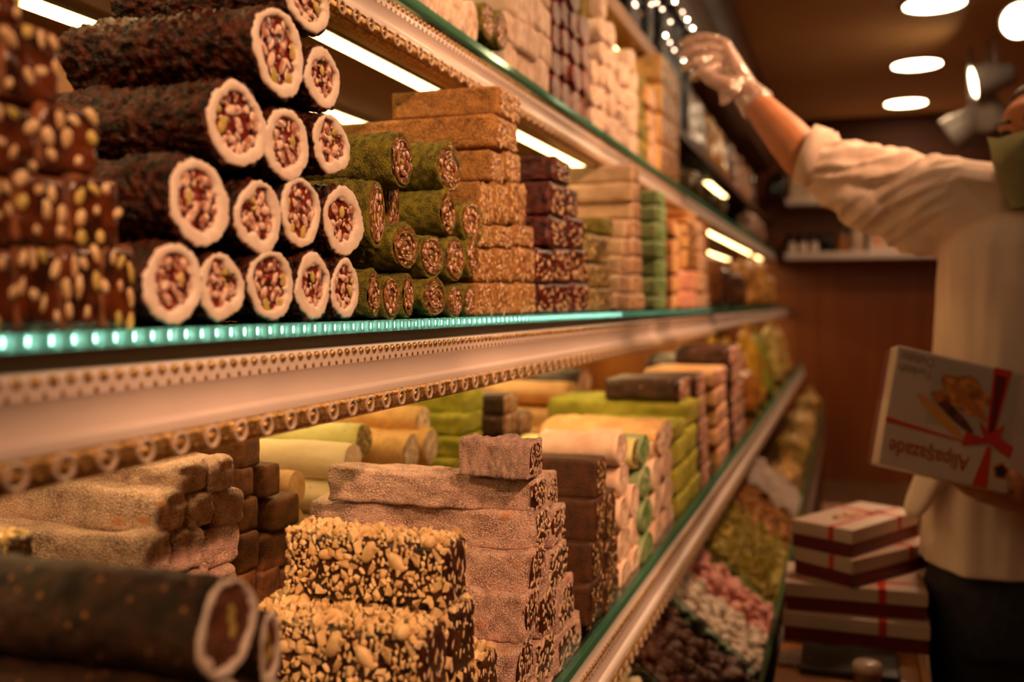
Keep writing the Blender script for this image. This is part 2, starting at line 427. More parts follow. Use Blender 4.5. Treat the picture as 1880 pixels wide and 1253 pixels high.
# ================================================================ shelves
PROF = [(-.014, -.0225), (-.001, -.0225), (.002, -.026), (.003, -.037), (.001, -.040), (.0, -.052), (.002, -.0575), (.004, -.0585), (.0085, -.0600), (.0095, -.062), (.0095, -.066)]
GOLD = [(.0095, -.066), (.0125, -.068), (.0145, -.072), (.0145, -.0765), (.012, -.0795), (.009, -.0805), (.0085, -.0830), (.006, -.0850), (-.004, -.0850)]
def fascia_mesh(y0, y1, detail=True):
    bm = bmesh.new()
    extrude_profile(PROF, y0, y1, 0, closed=False, bm=bm)
    extrude_profile(GOLD, y0, y1, 1, closed=False, bm=bm)
    extrude_profile([(-.004, -.085), (-.014, -.085), (-.014, -.0225)], y0, y1, 0, closed=False, bm=bm)
    n0 = len(bm.faces)
    if detail:
        y = y0 + .006; i = 0
        while y < y1 - .004:
            g = 10 if y < 1.6 else 6
            ball(bm, (.0026, y, -.0268), (.0026, .0030, .0034), g, g // 2 + 1, mi=1)
            ball(bm, (.0028, y + .0065, -.0350), (.0016, .0020, .0021), 6, 4, mi=1)
            y += .013
        y = y0 + .016
        while y < y1 - .01:
            near = y < 1.9
            # ring with a boss inside, small leaf beads between
            n1, n2 = (20, 6) if near else (10, 4)
            rg = []
            for a in range(n1):
                th = 2 * math.pi * a / n1; rr = .0066
                cy, cz = math.cos(th) * rr, math.sin(th) * rr
                rg.append([bm.verts.new((.0150 + .0016 * math.cos(2 * math.pi * b / n2), y + cy + math.cos(th) * .0016 * math.sin(2 * math.pi * b / n2), -.0740 + cz + math.sin(th) * .0016 * math.sin(2 * math.pi * b / n2))) for b in range(n2)])
            for a in range(n1):
                for b in range(n2):
                    f = bm.faces.new((rg[a][b], rg[(a + 1) % n1][b], rg[(a + 1) % n1][(b + 1) % n2], rg[a][(b + 1) % n2])); f.material_index = 2
            ball(bm, (.0138, y, -.0740), (.0030, .0036, .0036), 10 if near else 6, 6 if near else 4, mi=1)
            for dz, dy in ((.0038, .0120), (.0044, .0165), (.0038, .0210), (-.004, .0165)):
                ball(bm, (.0138, y + dy, -.0735 + dz), (.0016, .0019, .0016), 6, 4, mi=1)
            y += .033
    return bm
def shelf(kind, X0, Z0, y0, y1, label, glints=False, led=True, detail=True, lip=None):
    t = empty('glass_shelf', (X0, 0, Z0), label=label, cat='shelf', group='glass shelves of the cabinet')
    xb = XB - X0 + .002
    obj('glass_panel', BX(xb, -.009, y0, y1, -.011, 0), m_glass, t, smooth=False)
    obj('glass_edge', BX(-.009, 0, y0, y1, -.011, 0, bev=.0006), m_edge, t, smooth=False)
    b = obj('shelf_board', BX(xb, -.016, y0, y1, -.036, -.0115), m_wood_under, t, smooth=False)
    f = obj('fascia', fascia_mesh(y0, y1, detail), [m_cream, m_gold, m_ringc], t, ang=35)
    if glints:  # glowing discs stand in for reflected LEDs, with an added glow behind
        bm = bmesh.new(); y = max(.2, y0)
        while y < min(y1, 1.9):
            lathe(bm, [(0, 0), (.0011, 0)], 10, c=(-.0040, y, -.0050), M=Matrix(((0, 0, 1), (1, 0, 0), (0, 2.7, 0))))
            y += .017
        obj('edge_glints', bm, m_edge_glint, t)
        obj('added_edge_glow', BX(-.0088, -.0084, y0 + .01, y1, -.0098, -.0012), m_edge_glow, t, smooth=False)
    if led:
        for xa, xc in ((-.103, -.130), (-.345, -.382)):
            c = obj('led_channel', BX(xc - .004, xa + .004, y0, y1, -.043, -.036), m_chrome, t, smooth=False)
            obj('led_strip', BX(xc, xa, y0 + .01, y1 - .01, -.0445, -.0432), m_led, c, smooth=False)
    return t
shelf('mid', XM, ZM, YN, YD - .004, 'middle glass shelf with glinting teal edge and beaded cream and gold fascia', glints=True)
shelf('up', XU, ZU, YN, YD - .004, 'upper glass shelf with dark green edge and beaded fascia, strip lights beneath')
shelf('low', XL, ZL, YN, 7.2, 'lower glass shelf running diagonally at the bottom right, cream fascia', led=False)
shelf('mid', XM, ZM, YD + .024, YF - .02, 'middle glass shelf of the far cabinet unit, beyond the divider', detail=False)
shelf('up', XU, ZU, YD + .024, YF - .02, 'upper glass shelf of the far cabinet unit, beyond the divider', detail=False)
# top wooden shelf of both units
def top_shelf(y0, y1, label, th, mat, ZT=ZT):
    t = empty('wooden_shelf', (XT, 0, ZT), label=label, cat='shelf')
    obj('shelf_board', BX(XB - XT + .002, 0, y0, y1, -th, 0, bev=.003), mat, t, smooth=False)
    ya, yb = (y0 + .01, y1 - .01) if ZT > CH + .7 else (4.8, 5.5)
    c = obj('led_channel', BX(-.10, -.06, ya, yb, -th - .008, -th), m_chrome, t, smooth=False)
    obj('led_strip', BX(-.095, -.065, ya, yb, -th - .0095, -th - .0083), m_led, c, smooth=False)
m_tan_wood = wood('tan_wood', (.38, .18, .07), (.46, .23, .09), axis='y')
top_shelf(YN, YD, 'topmost wooden shelf of the near cabinet unit, above the nougat stacks', .045, m_tan_wood)
top_shelf(YD + .024, YF - .02, 'topmost wooden shelf of the far cabinet unit, behind the gloved hand', .035, m_wood_dark, ZT=ZTF)
# tray level
tl = empty('tray_counter', (0, 0, 0), label='low counter of sweet trays with a green-edged glass front below the shelves', cat='counter')
obj('tray_floor', BX(XB, -.115, YN, 6.9, CH - .81, CH - .775), m_wood_dark, tl, smooth=False)
obj('glass_front', BX(-.135, -.127, YN, 6.9, CH - .775, CH - .645), m_glass, tl, smooth=False)
obj('glass_front_edge', BX(-.1355, -.1265, YN, 6.9, CH - .6449, CH - .638), m_edge2, tl, smooth=False)
for y in (1.565, 1.945, 2.401):
    bm = bmesh.new()
    prof = [(-.60, CH - .53), (-.42, CH - .530), (-.355, CH - .555), (-.137, CH - .735), (-.137, CH - .768), (-.60, CH - .768)]
    a = [bm.verts.new((x, y - .004, z)) for x, z in prof]; b = [bm.verts.new((x, y + .004, z)) for x, z in prof]
    bm.faces.new(a); bm.faces.new(list(reversed(b)))
    for k in range(6): bm.faces.new((a[k], b[k], b[(k + 1) % 6], a[(k + 1) % 6]))
    obj('glass_partition', bm, m_glass, tl, smooth=False)
# ================================================================ back wall shelves
for z, lab in ((ZU - .012, 'lower cream shelf on the far wall, carrying bottles and white boxes'), (ZU + .385, 'upper cream shelf on the far wall behind the raised arm')):
    o = obj('wall_shelf', BX(-.44, 1.25, YF - .32, YF - .005, z - .05, z, bev=.004), m_cream, smooth=False); tag(o, lab, 'shelf')
# ================================================================ sweets: materials
NUT = (.78, .56, .34); NUTP = (.55, .48, .10)
m_bark = sweet('dried_fruit_coat', (.005, .002, .0012), (.080, .016, .006), scale=120, rough=.36, bump=1, bscale=210, coat=.0, spec=.28, bdist=.005)
m_nougat = sweet('white_nougat', (.80, .66, .57), (.88, .76, .68), scale=60, rough=.5, bump=.35, bscale=180, sub=.15, bdist=.001)
m_fill = sweet('red_jelly_filling', (.045, .006, .004), (.24, .026, .014), scale=110, rough=.18, bump=.8, bscale=150, coat=.6,
               specks=[dict(s=110, r=.34, c=(.55, .26, .19), p=.3)], bdist=.002)
m_nut = sweet('nut_flesh', (.42, .17, .11), (.84, .60, .48), scale=150, rough=.35, bump=.4, coat=.25, lo=.42, hi=.55)
m_nut_pale = sweet('pale_nut', (.56, .36, .17), (.82, .62, .36), scale=70, rough=.4, bump=.25, coat=.15)
m_pist = sweet('pistachio_kernel', (.42, .34, .07), (.70, .52, .16), scale=80, rough=.4, bump=.3)
m_green = sweet('pistachio_powder', (.045, .042, .004), (.25, .225, .016), scale=110, rough=.9, bump=1, bscale=600, grain=(800, (.42, .39, .05), .45), bdist=.003)
m_gfill = sweet('brown_jelly_filling', (.10, .045, .012), (.34, .16, .05), scale=150, rough=.25, bump=.9, bscale=250, coat=.4, specks=[dict(s=190, r=.33, c=(.55, .34, .13), p=.4)])
m_gold_sugar = sweet('golden_coconut_crumb', (.17, .065, .012), (.36, .165, .036), scale=70, rough=.85, bump=1, bscale=420, grain=(520, (.72, .42, .15), .55), bdist=.003)
m_gold_cut = sweet('golden_cut_face', (.17, .065, .018), (.42, .20, .06), scale=120, rough=.4, bump=.8, bscale=260, specks=[dict(s=150, st=(1, 1.6, .6), r=.3, c=(.86, .64, .36), p=.55)])
m_cran = sweet('cranberry_crumb', (.018, .002, .002), (.12, .012, .010), scale=110, rough=.4, bump=1, bscale=300, coat=.3, bdist=.003)
m_cran_cut = sweet('cranberry_cut_face', (.025, .003, .003), (.14, .014, .010), scale=120, rough=.25, bump=.9, bscale=200, coat=.4, specks=[dict(s=120, st=(1, 1.5, .6), r=.3, c=(.80, .52, .26), p=.6)])
m_beige = sweet('beige_powdered_block', (.46, .33, .20), (.62, .47, .31), scale=40, rough=.75, bump=.6, bscale=500, grain=(600, (.70, .55, .40), .35))
m_beige_cut = sweet('beige_cut_face', (.24, .12, .06), (.52, .34, .20), scale=120, rough=.4, bump=.8, bscale=200, specks=[dict(s=130, st=(1, 1.5, .6), r=.3, c=(.78, .58, .38), p=.6)])
m_olive = sweet('olive_pistachio_block', (.16, .14, .02), (.34, .28, .05), scale=60, rough=.7, bump=.7, bscale=500)
m_olive_cut = sweet('olive_cut_face', (.10, .06, .02), (.36, .24, .08), scale=110, rough=.4, bump=.9, specks=[dict(s=110, r=.33, c=(.62, .50, .22), p=.6)])
m_mint = sweet('mint_green_block', (.20, .30, .13), (.32, .40, .20), scale=30, rough=.7, bump=.4)
m_mint_cut = sweet('mint_cut_face', (.08, .22, .05), (.28, .42, .18), scale=60, rough=.4, bump=.6, specks=[dict(s=110, st=(1, 1.4, .7), r=.3, c=(.62, .62, .38), p=.5)])
m_orange = sweet('orange_jelly_block', (.40, .15, .03), (.56, .24, .06), scale=30, rough=.5, bump=.3)
m_brown = sweet('brown_jelly_block', (.20, .075, .02), (.34, .14, .04), scale=40, rough=.6, bump=.5)
m_salmon = sweet('salmon_pink_bar', (.75, .30, .18), (.88, .46, .32), scale=30, rough=.5, bump=.3)
m_tan = sweet('tan_wafer_log', (.66, .36, .14), (.82, .52, .25), scale=30, rough=.65, bump=.5, bscale=260)
m_tan_cut = sweet('tan_cut_face', (.62, .34, .18), (.86, .62, .44), scale=90, rough=.5, bump=.6)
m_amber = sweet('amber_jelly', (.022, .005, .002), (.13, .028, .006), scale=45, rough=.25, bump=.35, bscale=120, coat=.5)
m_amber_skin = sweet('amber_dusted_skin', (.09, .024, .006), (.30, .10, .022), scale=90, rough=.6, bump=.6, bscale=400)
m_pink_sugar = sweet('sugar_dusted_pink', (.27, .10, .065), (.64, .34, .25), scale=60, rough=.85, bump=1.0, bscale=520, grain=(1000, (.95, .82, .74), .9), bdist=.003,
                     specks=[dict(s=34, r=.16, c=(.66, .30, .16), p=.5)])
m_pink_cut = sweet('dark_nut_cut_face', (.020, .008, .006), (.11, .025, .014), scale=90, rough=.2, bump=.8, bscale=160, coat=.5, specks=[dict(s=150, st=(1, 1.5, .45), r=.33, c=(.78, .54, .40), p=.55)])
m_choc = sweet('chocolate_base', (.020, .007, .004), (.07, .022, .010), scale=70, rough=.3, bump=.6, coat=.4)
m_peanut = sweet('chopped_peanut', (.72, .48, .22), (.90, .68, .38), scale=70, rough=.5, bump=.25, coat=.1)
m_peanut_in = sweet('sliced_peanut', (.66, .46, .30), (.86, .68, .48), scale=90, rough=.45, bump=.2)
m_cocoa = sweet('cocoa_block', (.026, .008, .002), (.075, .023, .006), scale=60, rough=.65, bump=.7, bscale=420, grain=(900, (.28, .11, .03), .25))
m_cocoa_cut = sweet('cocoa_cut_face', (.025, .010, .005), (.10, .035, .012), scale=90, rough=.35, bump=.8, coat=.3, specks=[dict(s=170, st=(1, 1.7, .5), r=.27, c=(.74, .50, .22), p=.6)])
m_darkroll = sweet('cocoa_dusted_coat', (.014, .007, .004), (.055, .024, .012), scale=70, rough=.6, bump=.8, bscale=300, spec=.2, specks=[dict(s=120, r=.2, c=(.30, .13, .05), p=.3)])
m_choc_core = sweet('chocolate_core', (.10, .035, .018), (.17, .065, .035), scale=60, rough=.45, bump=.4)
m_creamlog = sweet('cream_log', (.80, .66, .40), (.90, .76, .50), scale=20, rough=.55, bump=.4, bscale=120, specks=[dict(s=28, r=.13, c=(.20, .06, .04), p=.35)])
m_greenlog = sweet('speckled_pale_green_log', (.62, .60, .20), (.78, .74, .34), scale=20, rough=.55, bump=.4, bscale=120, specks=[dict(s=60, r=.2, c=(.30, .38, .06), p=.4), dict(s=26, r=.13, c=(.16, .05, .05), p=.3)])
m_goldlog = sweet('golden_crumb_log', (.62, .32, .09), (.84, .50, .18), scale=50, rough=.75, bump=.9, bscale=420, grain=(700, (.95, .72, .38), .5))
m_limegreen = sweet('bright_pistachio_block', (.28, .30, .02), (.52, .50, .05), scale=50, rough=.85, bump=1, bscale=600, grain=(900, (.66, .62, .12), .4))
m_pinkbeige = sweet('pale_pink_log', (.74, .50, .36), (.88, .66, .50), scale=30, rough=.6, bump=.4)
m_pink_mott = sweet('mottled_pink_face', (.34, .12, .08), (.84, .56, .42), scale=90, rough=.5, bump=.6)
m_nmott = sweet('nougat_face_mottled', (.60, .40, .28), (.90, .72, .58), scale=70, rough=.5, bump=.5)
m_darkblock = sweet('dark_fudge_block', (.035, .014, .008), (.09, .035, .018), scale=50, rough=.5, bump=.6, specks=[dict(s=90, r=.2, c=(.35, .18, .12), p=.2)])
m_raspface = sweet('raspberry_rim_face', (.14, .07, .06), (.30, .16, .13), scale=80, rough=.4, bump=.5)
m_raspcoat = sweet('raspberry_coat', (.10, .010, .008), (.42, .06, .04), scale=110, rough=.5, bump=.8)
m_dk = sweet('dark_roll_coat', (.02, .007, .004), (.05, .018, .010), scale=80, rough=.5, bump=.6)

rnd = random.Random(7)
# ================================================================ prototypes (x = 0 is the cut face, body towards -x, resting on z = 0)
def egg(a, seed):      # rolls are squashed, never round
    return 1 - .02 + .12 * noise.noise(Vector((math.cos(a) * .9, math.sin(a) * .9, seed * 3.7))) - .03 * abs(math.cos(2 * a + seed))
def skin_roll(L, ry, rz, amp, freq, seed, nseg=72, nlen=48, sag=0.0, fold=.86):
    bm = bmesh.new(); rings = []
    xs = [(-L, .05), (-L, .6), (-L * .998, .9)] + [(-L + L * i / nlen, 1.0) for i in range(1, nlen)] + [(-.0006, 1.0), (.0004, .955), (-.001, fold)]
    for x, s in xs:
        rg = []
        for k in range(nseg):
            a = 2 * math.pi * k / nseg; s_ = s * egg(a, seed)
            y, z = math.cos(a) * ry * s_, math.sin(a) * rz * s_
            q = (x, y, z); d = amp * (abs(n3(q, freq, seed)) * 2 - .5 + .5 * n3(q, freq * 2.1, seed)) + amp * 1.6 * n3(q, 25, seed + 3)
            f = 1 + d / ry * (1 if s > .9 else .3)
            rg.append(bm.verts.new((x + (amp * .8 * n3(q, freq, seed + 11) if x > -.002 else 0), y * f, z * f + rz)))
        rings.append(rg)
    for a, b in zip(rings, rings[1:]):
        for k in range(nseg): bm.faces.new((a[k], a[(k + 1) % nseg], b[(k + 1) % nseg], b[k]))
    bm.faces.new(rings[0])
    return bm
def ring_disc(ry, rz, inner, wob, seed, x0=.0, lift=.0022, nseg=72, squash=None):
    """irregular soft ring on the cut face; inner opening follows a wobbly outline"""
    bm = bmesh.new(); rows = []
    prof = [(1.0, -.004), (.985, .35), (.93, .85), (.86, 1.0), (.6, 1.0), (.35, .95), (.12, .7), (.0, -.2), (.0, -1.6)]
    for t, hgt in prof:
        rg = []
        for k in range(nseg):
            a = 2 * math.pi * k / nseg
            o = .955 + .05 * noise.noise(Vector((math.cos(a) * 3, math.sin(a) * 3, seed))) + .055 * noise.noise(Vector((math.cos(a) * 9, math.sin(a) * 9, seed)))
            i = inner + wob * noise.noise(Vector((math.cos(a) * 1.3, math.sin(a) * 1.3, seed + 7))) * 1.6 + .09 * noise.noise(Vector((math.cos(a) * 5, math.sin(a) * 5, seed + 2))) + .07 * math.sin(a + .5 * math.sin(seed * 2.0))
            f = (i + (o - i) * t) * egg(a, seed)
            y, z = math.cos(a) * ry * f, math.sin(a) * rz * f
            rg.append(bm.verts.new((x0 + lift * hgt + .0006 * n3((0, y, z), 120, seed), y, z + rz)))
        rows.append(rg)
    for a, b in zip(rows, rows[1:]):
        for k in range(nseg): bm.faces.new((a[k], a[(k + 1) % nseg], b[(k + 1) % nseg], b[k]))
    return bm
def core_disc(ry, rz, f, seed, x0=-.001, amp=.0022):
    bm = bmesh.new(); nseg, nr = 48, 9; rows = []
    c = bm.verts.new((x0, 0, rz))
    for j in range(1, nr + 1):
        rg = []
        for k in range(nseg):
            a = 2 * math.pi * k / nseg; t = j / nr * f * egg(a, seed)
            y, z = math.cos(a) * ry * t, math.sin(a) * rz * t
            rg.append(bm.verts.new((x0 + amp * n3((0, y, z), 110, seed), y, z + rz)))
        rows.append(rg)
    for k in range(nseg): bm.faces.new((c, rows[0][k], rows[0][(k + 1) % nseg]))
    for a, b in zip(rows, rows[1:]):
        for k in range(nseg): bm.faces.new((a[k], b[k], b[(k + 1) % nseg], a[(k + 1) % nseg]))
    return bm
def face_nuts(bm, n, ry, rz, f, r_, x0, smin, smax, mats=2, elong=1.9, depth=.4, pz=0.5, rect=False, zc=None):
    zc = rz if zc is None else zc
    pts = []
    for _ in range(n * 12):
        if len(pts) >= n: break
        if rect: y, z = r_.uniform(-ry, ry) * f, r_.uniform(-rz, rz) * f
        else:
            a = r_.uniform(0, 2 * math.pi); t = math.sqrt(r_.random()) * f; y, z = math.cos(a) * ry * t, math.sin(a) * rz * t
        s = r_.uniform(smin, smax)
        if any((y - p[0]) ** 2 + (z - p[1]) ** 2 < ((s + p[2]) * .80) ** 2 for p in pts): continue
        pts.append((y, z, s))
        a = r_.gauss(0, .6)
        rot = Matrix.Rotation(a, 3, 'X')
        e = r_.uniform(1.1, elong)
        vs = ball(bm, (x0 - s * depth * .35, y, zc + z), (s * depth, s * .62, s * .62 * e), 9, 6, rot=rot, mi=0 if r_.random() < pz else (1 if mats > 1 else 0))
        for v in vs:
            v.co += Vector((0, .0006 * n3(v.co, 300, 3), .0006 * n3(v.co, 300, 8)))
    return pts
PROTO = {}
def proto(key, root):
    cache_kids(root); PROTO.setdefault(key, []).append(root)
# --- nougat rolls in dried fruit
def make_nougat_roll(seed, inner=.66, wob=.09, open_=False):
    L, ry, rz = .17, .033, .033
    r_ = random.Random(seed)
    t = empty('nougat_roll')
    obj('dried_fruit_coat', skin_roll(L, ry, rz, .0030, 135, seed, 100, 74), m_bark, t)
    obj('nougat_ring', ring_disc(ry, rz, inner, wob, seed), m_nougat, t)
    c = obj('jelly_filling', core_disc(ry, rz, .86, seed, x0=-.0015), m_fill, t)
    bm = bmesh.new(); face_nuts(bm, 9, ry, rz, inner - .08, r_, .0002, .0046, .0070, mats=2, elong=2.3, pz=.78, depth=.3, zc=rz * 1.05); face_nuts(bm, 26, ry, rz, inner - .02, r_, -.0002, .0016, .0034, mats=2, elong=2.6, pz=.97, depth=.3, zc=rz * 1.05)
    tag(obj('chopped_nuts', bm, [m_nut, m_pist], c), kind='stuff')
    proto('nougat_roll', t)
for s_, i_, w_ in ((1, .66, .08), (2, .64, .12), (3, .70, .10), (4, .62, .14), (5, .68, .06)): make_nougat_roll(s_, i_, w_)
# --- pistachio rolls
for s_ in (11, 12, 13):
    L, ry, rz = .15, .026, .026; r_ = random.Random(s_)
    t = empty('pistachio_roll')
    obj('powder_coat', skin_roll(L, ry, rz, .0014, 90, s_, 60, 40, fold=.80), m_green, t)
    c = obj('jelly_filling', core_disc(ry, rz, .88, s_, x0=.0, amp=.004), m_gfill, t)
    # rolled layers: a raised spiral ridge
    bm = bmesh.new(); pts = []
    for k in range(46):
        a = .5 + k * .24; q = .30 + .54 * k / 46
        pts.append((.0014, math.cos(a) * ry * q, rz + math.sin(a) * rz * q))
    tube(bm, pts, .0012, 6); obj('pastry_spiral', bm, m_gfill, c)
    bm = bmesh.new(); face_nuts(bm, 16, ry, rz, .62, r_, .0012, .0022, .0050, elong=2.2, pz=.8)
    tag(obj('chopped_nuts', bm, [m_nut, m_pist], c), kind='stuff')
    proto('pistachio_roll', t)
# --- generic bars with a cut face
def make_bar(key, name, L, w, h, mat, cut, seed, step=.004, rad=.004, amp=.0007, freq=60, wob=.002, nuts=0, nutm=None, smin=.002, smax=.004, elong=2.4, facelift=.0012, fsc=.9, depth=.35, facename='cut_face', pz=.9):
    t = empty(name); r_ = random.Random(seed)
    bm = rbox(L, w, h, step, rad, amp, freq, seed, wob)
    for f in bm.faces: f.material_index = 0
    obj('block', bm, mat, t)
    bm = bmesh.new(); ny, nz = 18, 18; V = []
    for i in range(ny + 1):
        row = []
        for j in range(nz + 1):
            u, v = -1 + 2 * i / ny, -1 + 2 * j / nz
            # superellipse mapping keeps the corners round
            k = 1 - .10 * (abs(u) ** 4) * (abs(v) ** 4) * 2
            y, z = u * w / 2 * fsc * k, h / 2 + v * h / 2 * fsc * k
            e = max(abs(u), abs(v))
            x = (facelift if e < .97 else -.003) + .0011 * n3((0, y, z), 160, seed)
            row.append(bm.verts.new((x, y, z)))
        V.append(row)
    for i in range(ny):
        for j in range(nz): bm.faces.new((V[i][j], V[i + 1][j], V[i + 1][j + 1], V[i][j + 1]))
    c = obj(facename, bm, cut, t)
    if nuts:
        bm = bmesh.new(); face_nuts(bm, nuts, w / 2, h / 2, fsc * .93, r_, facelift, smin, smax, elong=elong, rect=True, zc=h / 2, depth=depth, mats=len(nutm), pz=pz)
        tag(obj('nut_pieces', bm, nutm, c), kind='stuff')
    proto(key, t); return t
def one(key, name, L, w, h, mat, cut, seed, step=.007, rad=.005, amp=.0008, freq=50, wob=.002):
    """distant bar: one mesh, cut face as a second material"""
    bm = rbox(L, w, h, step, rad, amp, freq, seed, wob)
    o = obj(name, bm, [mat, cut]); proto(key, o); return o
def roll1(key, name, L, r, mat, cut, seed, amp=.001, freq=70, nseg=36, nlen=20):
    bm = skin_roll(L, r, r, amp, freq, seed, nseg, nlen, fold=.9)
    n0 = len(bm.faces)
    b2 = core_disc(r, r, .93, seed, x0=.0006, amp=.0015)
    me = bpy.data.meshes.new('tmp'); b2.to_mesh(me); b2.free(); bm.from_mesh(me); bpy.data.meshes.remove(me)
    bm.faces.ensure_lookup_table()
    for i in range(n0, len(bm.faces)): bm.faces[i].material_index = 1
    bmesh.ops.recalc_face_normals(bm, faces=bm.faces[:])
    o = obj(name, bm, [mat, cut]); proto(key, o); return o
for s_ in (21, 22, 23):
    make_bar('amber', 'almond_jelly_bar', .12, .05, .05, m_amber_skin, m_amber, s_, nuts=8, nutm=[m_nut_pale, m_pist], smin=.0052, smax=.0085, elong=1.9, fsc=.95, pz=.8, wob=.003)
for s_ in (31, 32):
    make_bar('golden', 'golden_crumb_bar', .15, .05, .047, m_gold_sugar, m_gold_cut, s_, nuts=34, nutm=[m_nut_pale, m_pist], smin=.0016, smax=.0034, elong=2.8, wob=.002, fsc=.93)
for s_ in (41, 42):
    make_bar('cran', 'cranberry_bar', .13, .045, .05, m_cran, m_cran_cut, s_, nuts=16, nutm=[m_nut_pale, m_nut], smin=.0022, smax=.0042, elong=2.4, amp=.0018, freq=110)
one('olive', 'olive_pistachio_bar', .12, .045, .04, m_olive, m_olive_cut, 51)
one('beige', 'beige_nut_bar', .14, .045, .04, m_beige, m_beige_cut, 52)
one('mint', 'mint_green_bar', .12, .045, .04, m_mint, m_mint_cut, 53)
one('orange', 'orange_jelly_bar', .12, .045, .04, m_orange, m_tan, 54)
one('brown', 'brown_jelly_bar', .12, .045, .04, m_brown, m_tan, 55)
one('salmon', 'salmon_pink_bar', .12, .045, .04, m_salmon, m_salmon, 56)
one('tan', 'tan_wafer_bar', .12, .045, .04, m_tan, m_tan_cut, 57)
one('white', 'white_nougat_bar', .12, .045, .04, m_nougat, m_nmott, 58)
one('yellow', 'yellow_crumb_bar', .12, .045, .04, m_goldlog, m_gold_cut, 59)
one('lime', 'pistachio_block', .15, .05, .045, m_limegreen, m_limegreen, 60, amp=.002, freq=40)
one('darkgreen', 'dark_green_bar', .12, .045, .04, m_olive, m_olive, 61)
one('fudge', 'fudge_block', .12, .045, .04, m_brown, m_brown, 62, step=.005)
one('darkfudge', 'dark_fudge_bar', .12, .045, .04, m_darkblock, m_pink_mott, 63)
m_fudge = sweet('brown_fudge', (.085, .026, .005), (.19, .062, .012), scale=60, rough=.6, bump=.7, bscale=420)
one('cocoacube', 'fudge_block', .12, .05, .05, m_fudge, m_fudge, 64)
one('redface', 'red_centred_bar', .12, .045, .04, m_tan, m_pink_mott, 65)
for s_ in (71, 72, 73): make_bar('pink', 'sugar_dusted_bar', .2, .05, .047, m_pink_sugar, m_pink_cut, s_, step=.0032, rad=.004, amp=.0026, freq=55, wob=.010, nuts=30, nutm=[m_peanut_in, m_nut], smin=.0020, smax=.0038, elong=3.0, fsc=.86)
for s_ in (81, 82): make_bar('cocoa', 'cocoa_bar', .13, .05, .047, m_cocoa, m_cocoa_cut, s_, rad=.003, amp=.0006, nuts=22, nutm=[m_nut_pale, m_pist], smin=.0014, smax=.0030, elong=2.8)
one('rawpink', 'sugar_dusted_log', .2, .05, .045, m_pink_sugar, m_pink_sugar, 91, step=.0036, rad=.008, amp=.0036, freq=50, wob=.012)
one('rawpink', 'sugar_dusted_log', .2, .05, .045, m_pink_sugar, m_pink_sugar, 92, step=.0036, rad=.008, amp=.0036, freq=50, wob=.012)
roll1('creamlog', 'cream_log', .17, .027, m_creamlog, m_pinkbeige, 101)
roll1('greenlog', 'speckled_green_log', .18, .028, m_greenlog, m_olive_cut, 102)
roll1('goldlog', 'golden_crumb_log', .15, .027, m_goldlog, m_nmott, 103, amp=.0015)
roll1('palelog', 'pale_pink_log', .15, .026, m_pinkbeige, m_nmott, 104)
roll1('tanlog', 'tan_log', .15, .024, m_tan, m_tan_cut, 105)
roll1('whiteroll', 'white_nougat_roll', .13, .03, m_nougat, m_nmott, 106)
roll1('rasproll', 'raspberry_roll', .12, .02, m_raspcoat, m_raspface, 107)
roll1('darkroll', 'dark_nut_roll', .17, .024, m_dk, m_pink_mott, 108, amp=.0018)
roll1('mintroll', 'mint_green_roll', .15, .024, m_mint, m_mint_cut, 109)
roll1('yellowroll', 'yellow_log', .15, .026, m_tan, m_tan, 110)
# --- peanut bars: chocolate body under a crust of chopped peanuts
def make_peanut(seed, whole=3):
    L, w, h = .165, .05, .05; r_ = random.Random(seed); t = empty('peanut_bar')
    b = obj('chocolate_body', rbox(L, w, h, .006, .006, .001, 50, seed), m_choc, t)
    bm = bmesh.new(); pts = []
    tries = 0
    while tries < 6500:
        tries += 1
        s = r_.choice((.0026, .0040, .0050, .0060, .0068)) * r_.uniform(.9, 1.1)
        u = r_.uniform(-L + .002, -.001); q = r_.random()
        if q < .52: p = Vector((u, -w / 2 - .0006, r_.uniform(.001, h - .001)))
        elif q < .90: p = Vector((u, r_.uniform(-w / 2, w / 2), h + .0008))
        elif q < .93: p = Vector((u, w / 2 + .0006, r_.uniform(.001, h)))
        else: p = Vector((-L - .001, r_.uniform(-w / 2, w / 2), r_.uniform(0, h)))
        if any((p - o).length < (s + so) * .54 for o, so in pts): continue
        pts.append((p, s))
        if s > .0042 and r_.random() < .07 and -L + .02 < p.x < -.015:
            rot = Matrix.Rotation(r_.uniform(0, 3.1), 3, 'Y') if q < .42 else Matrix.Rotation(r_.uniform(0, 3.1), 3, 'Z')
            ball(bm, p, (s * 1.9, s * 1.05, s * 1.05), 12, 8, rot=rot)
        else: chunk(bm, p, s * 1.12, r_, flat=.62)
    c = obj('peanut_crust', bm, m_peanut, t, smooth=False); tag(c, kind='stuff')
    f = obj('cut_face', core_rect(w, h, seed), m_choc, t)
    bm = bmesh.new(); face_nuts(bm, 34, w / 2, h / 2, .92, r_, .001, .0016, .0036, elong=3.2, rect=True, zc=h / 2, depth=.3)
    tag(obj('nut_slivers', bm, [m_peanut_in, m_nut_pale], f), kind='stuff')
    proto('peanut', t)
def core_rect(w, h, seed):
    bm = bmesh.new(); n = 16; V = [[bm.verts.new((.0012 * (1 if 0 < i < n and 0 < j < n else -2) + .001 * n3((0, i, j), .4, seed), w * (i / n - .5) * .96, h * (j / n * .96 + .02))) for j in range(n + 1)] for i in range(n + 1)]
    for i in range(n):
        for j in range(n): bm.faces.new((V[i][j], V[i + 1][j], V[i + 1][j + 1], V[i][j + 1]))
    return bm
make_peanut(121); make_peanut(122)
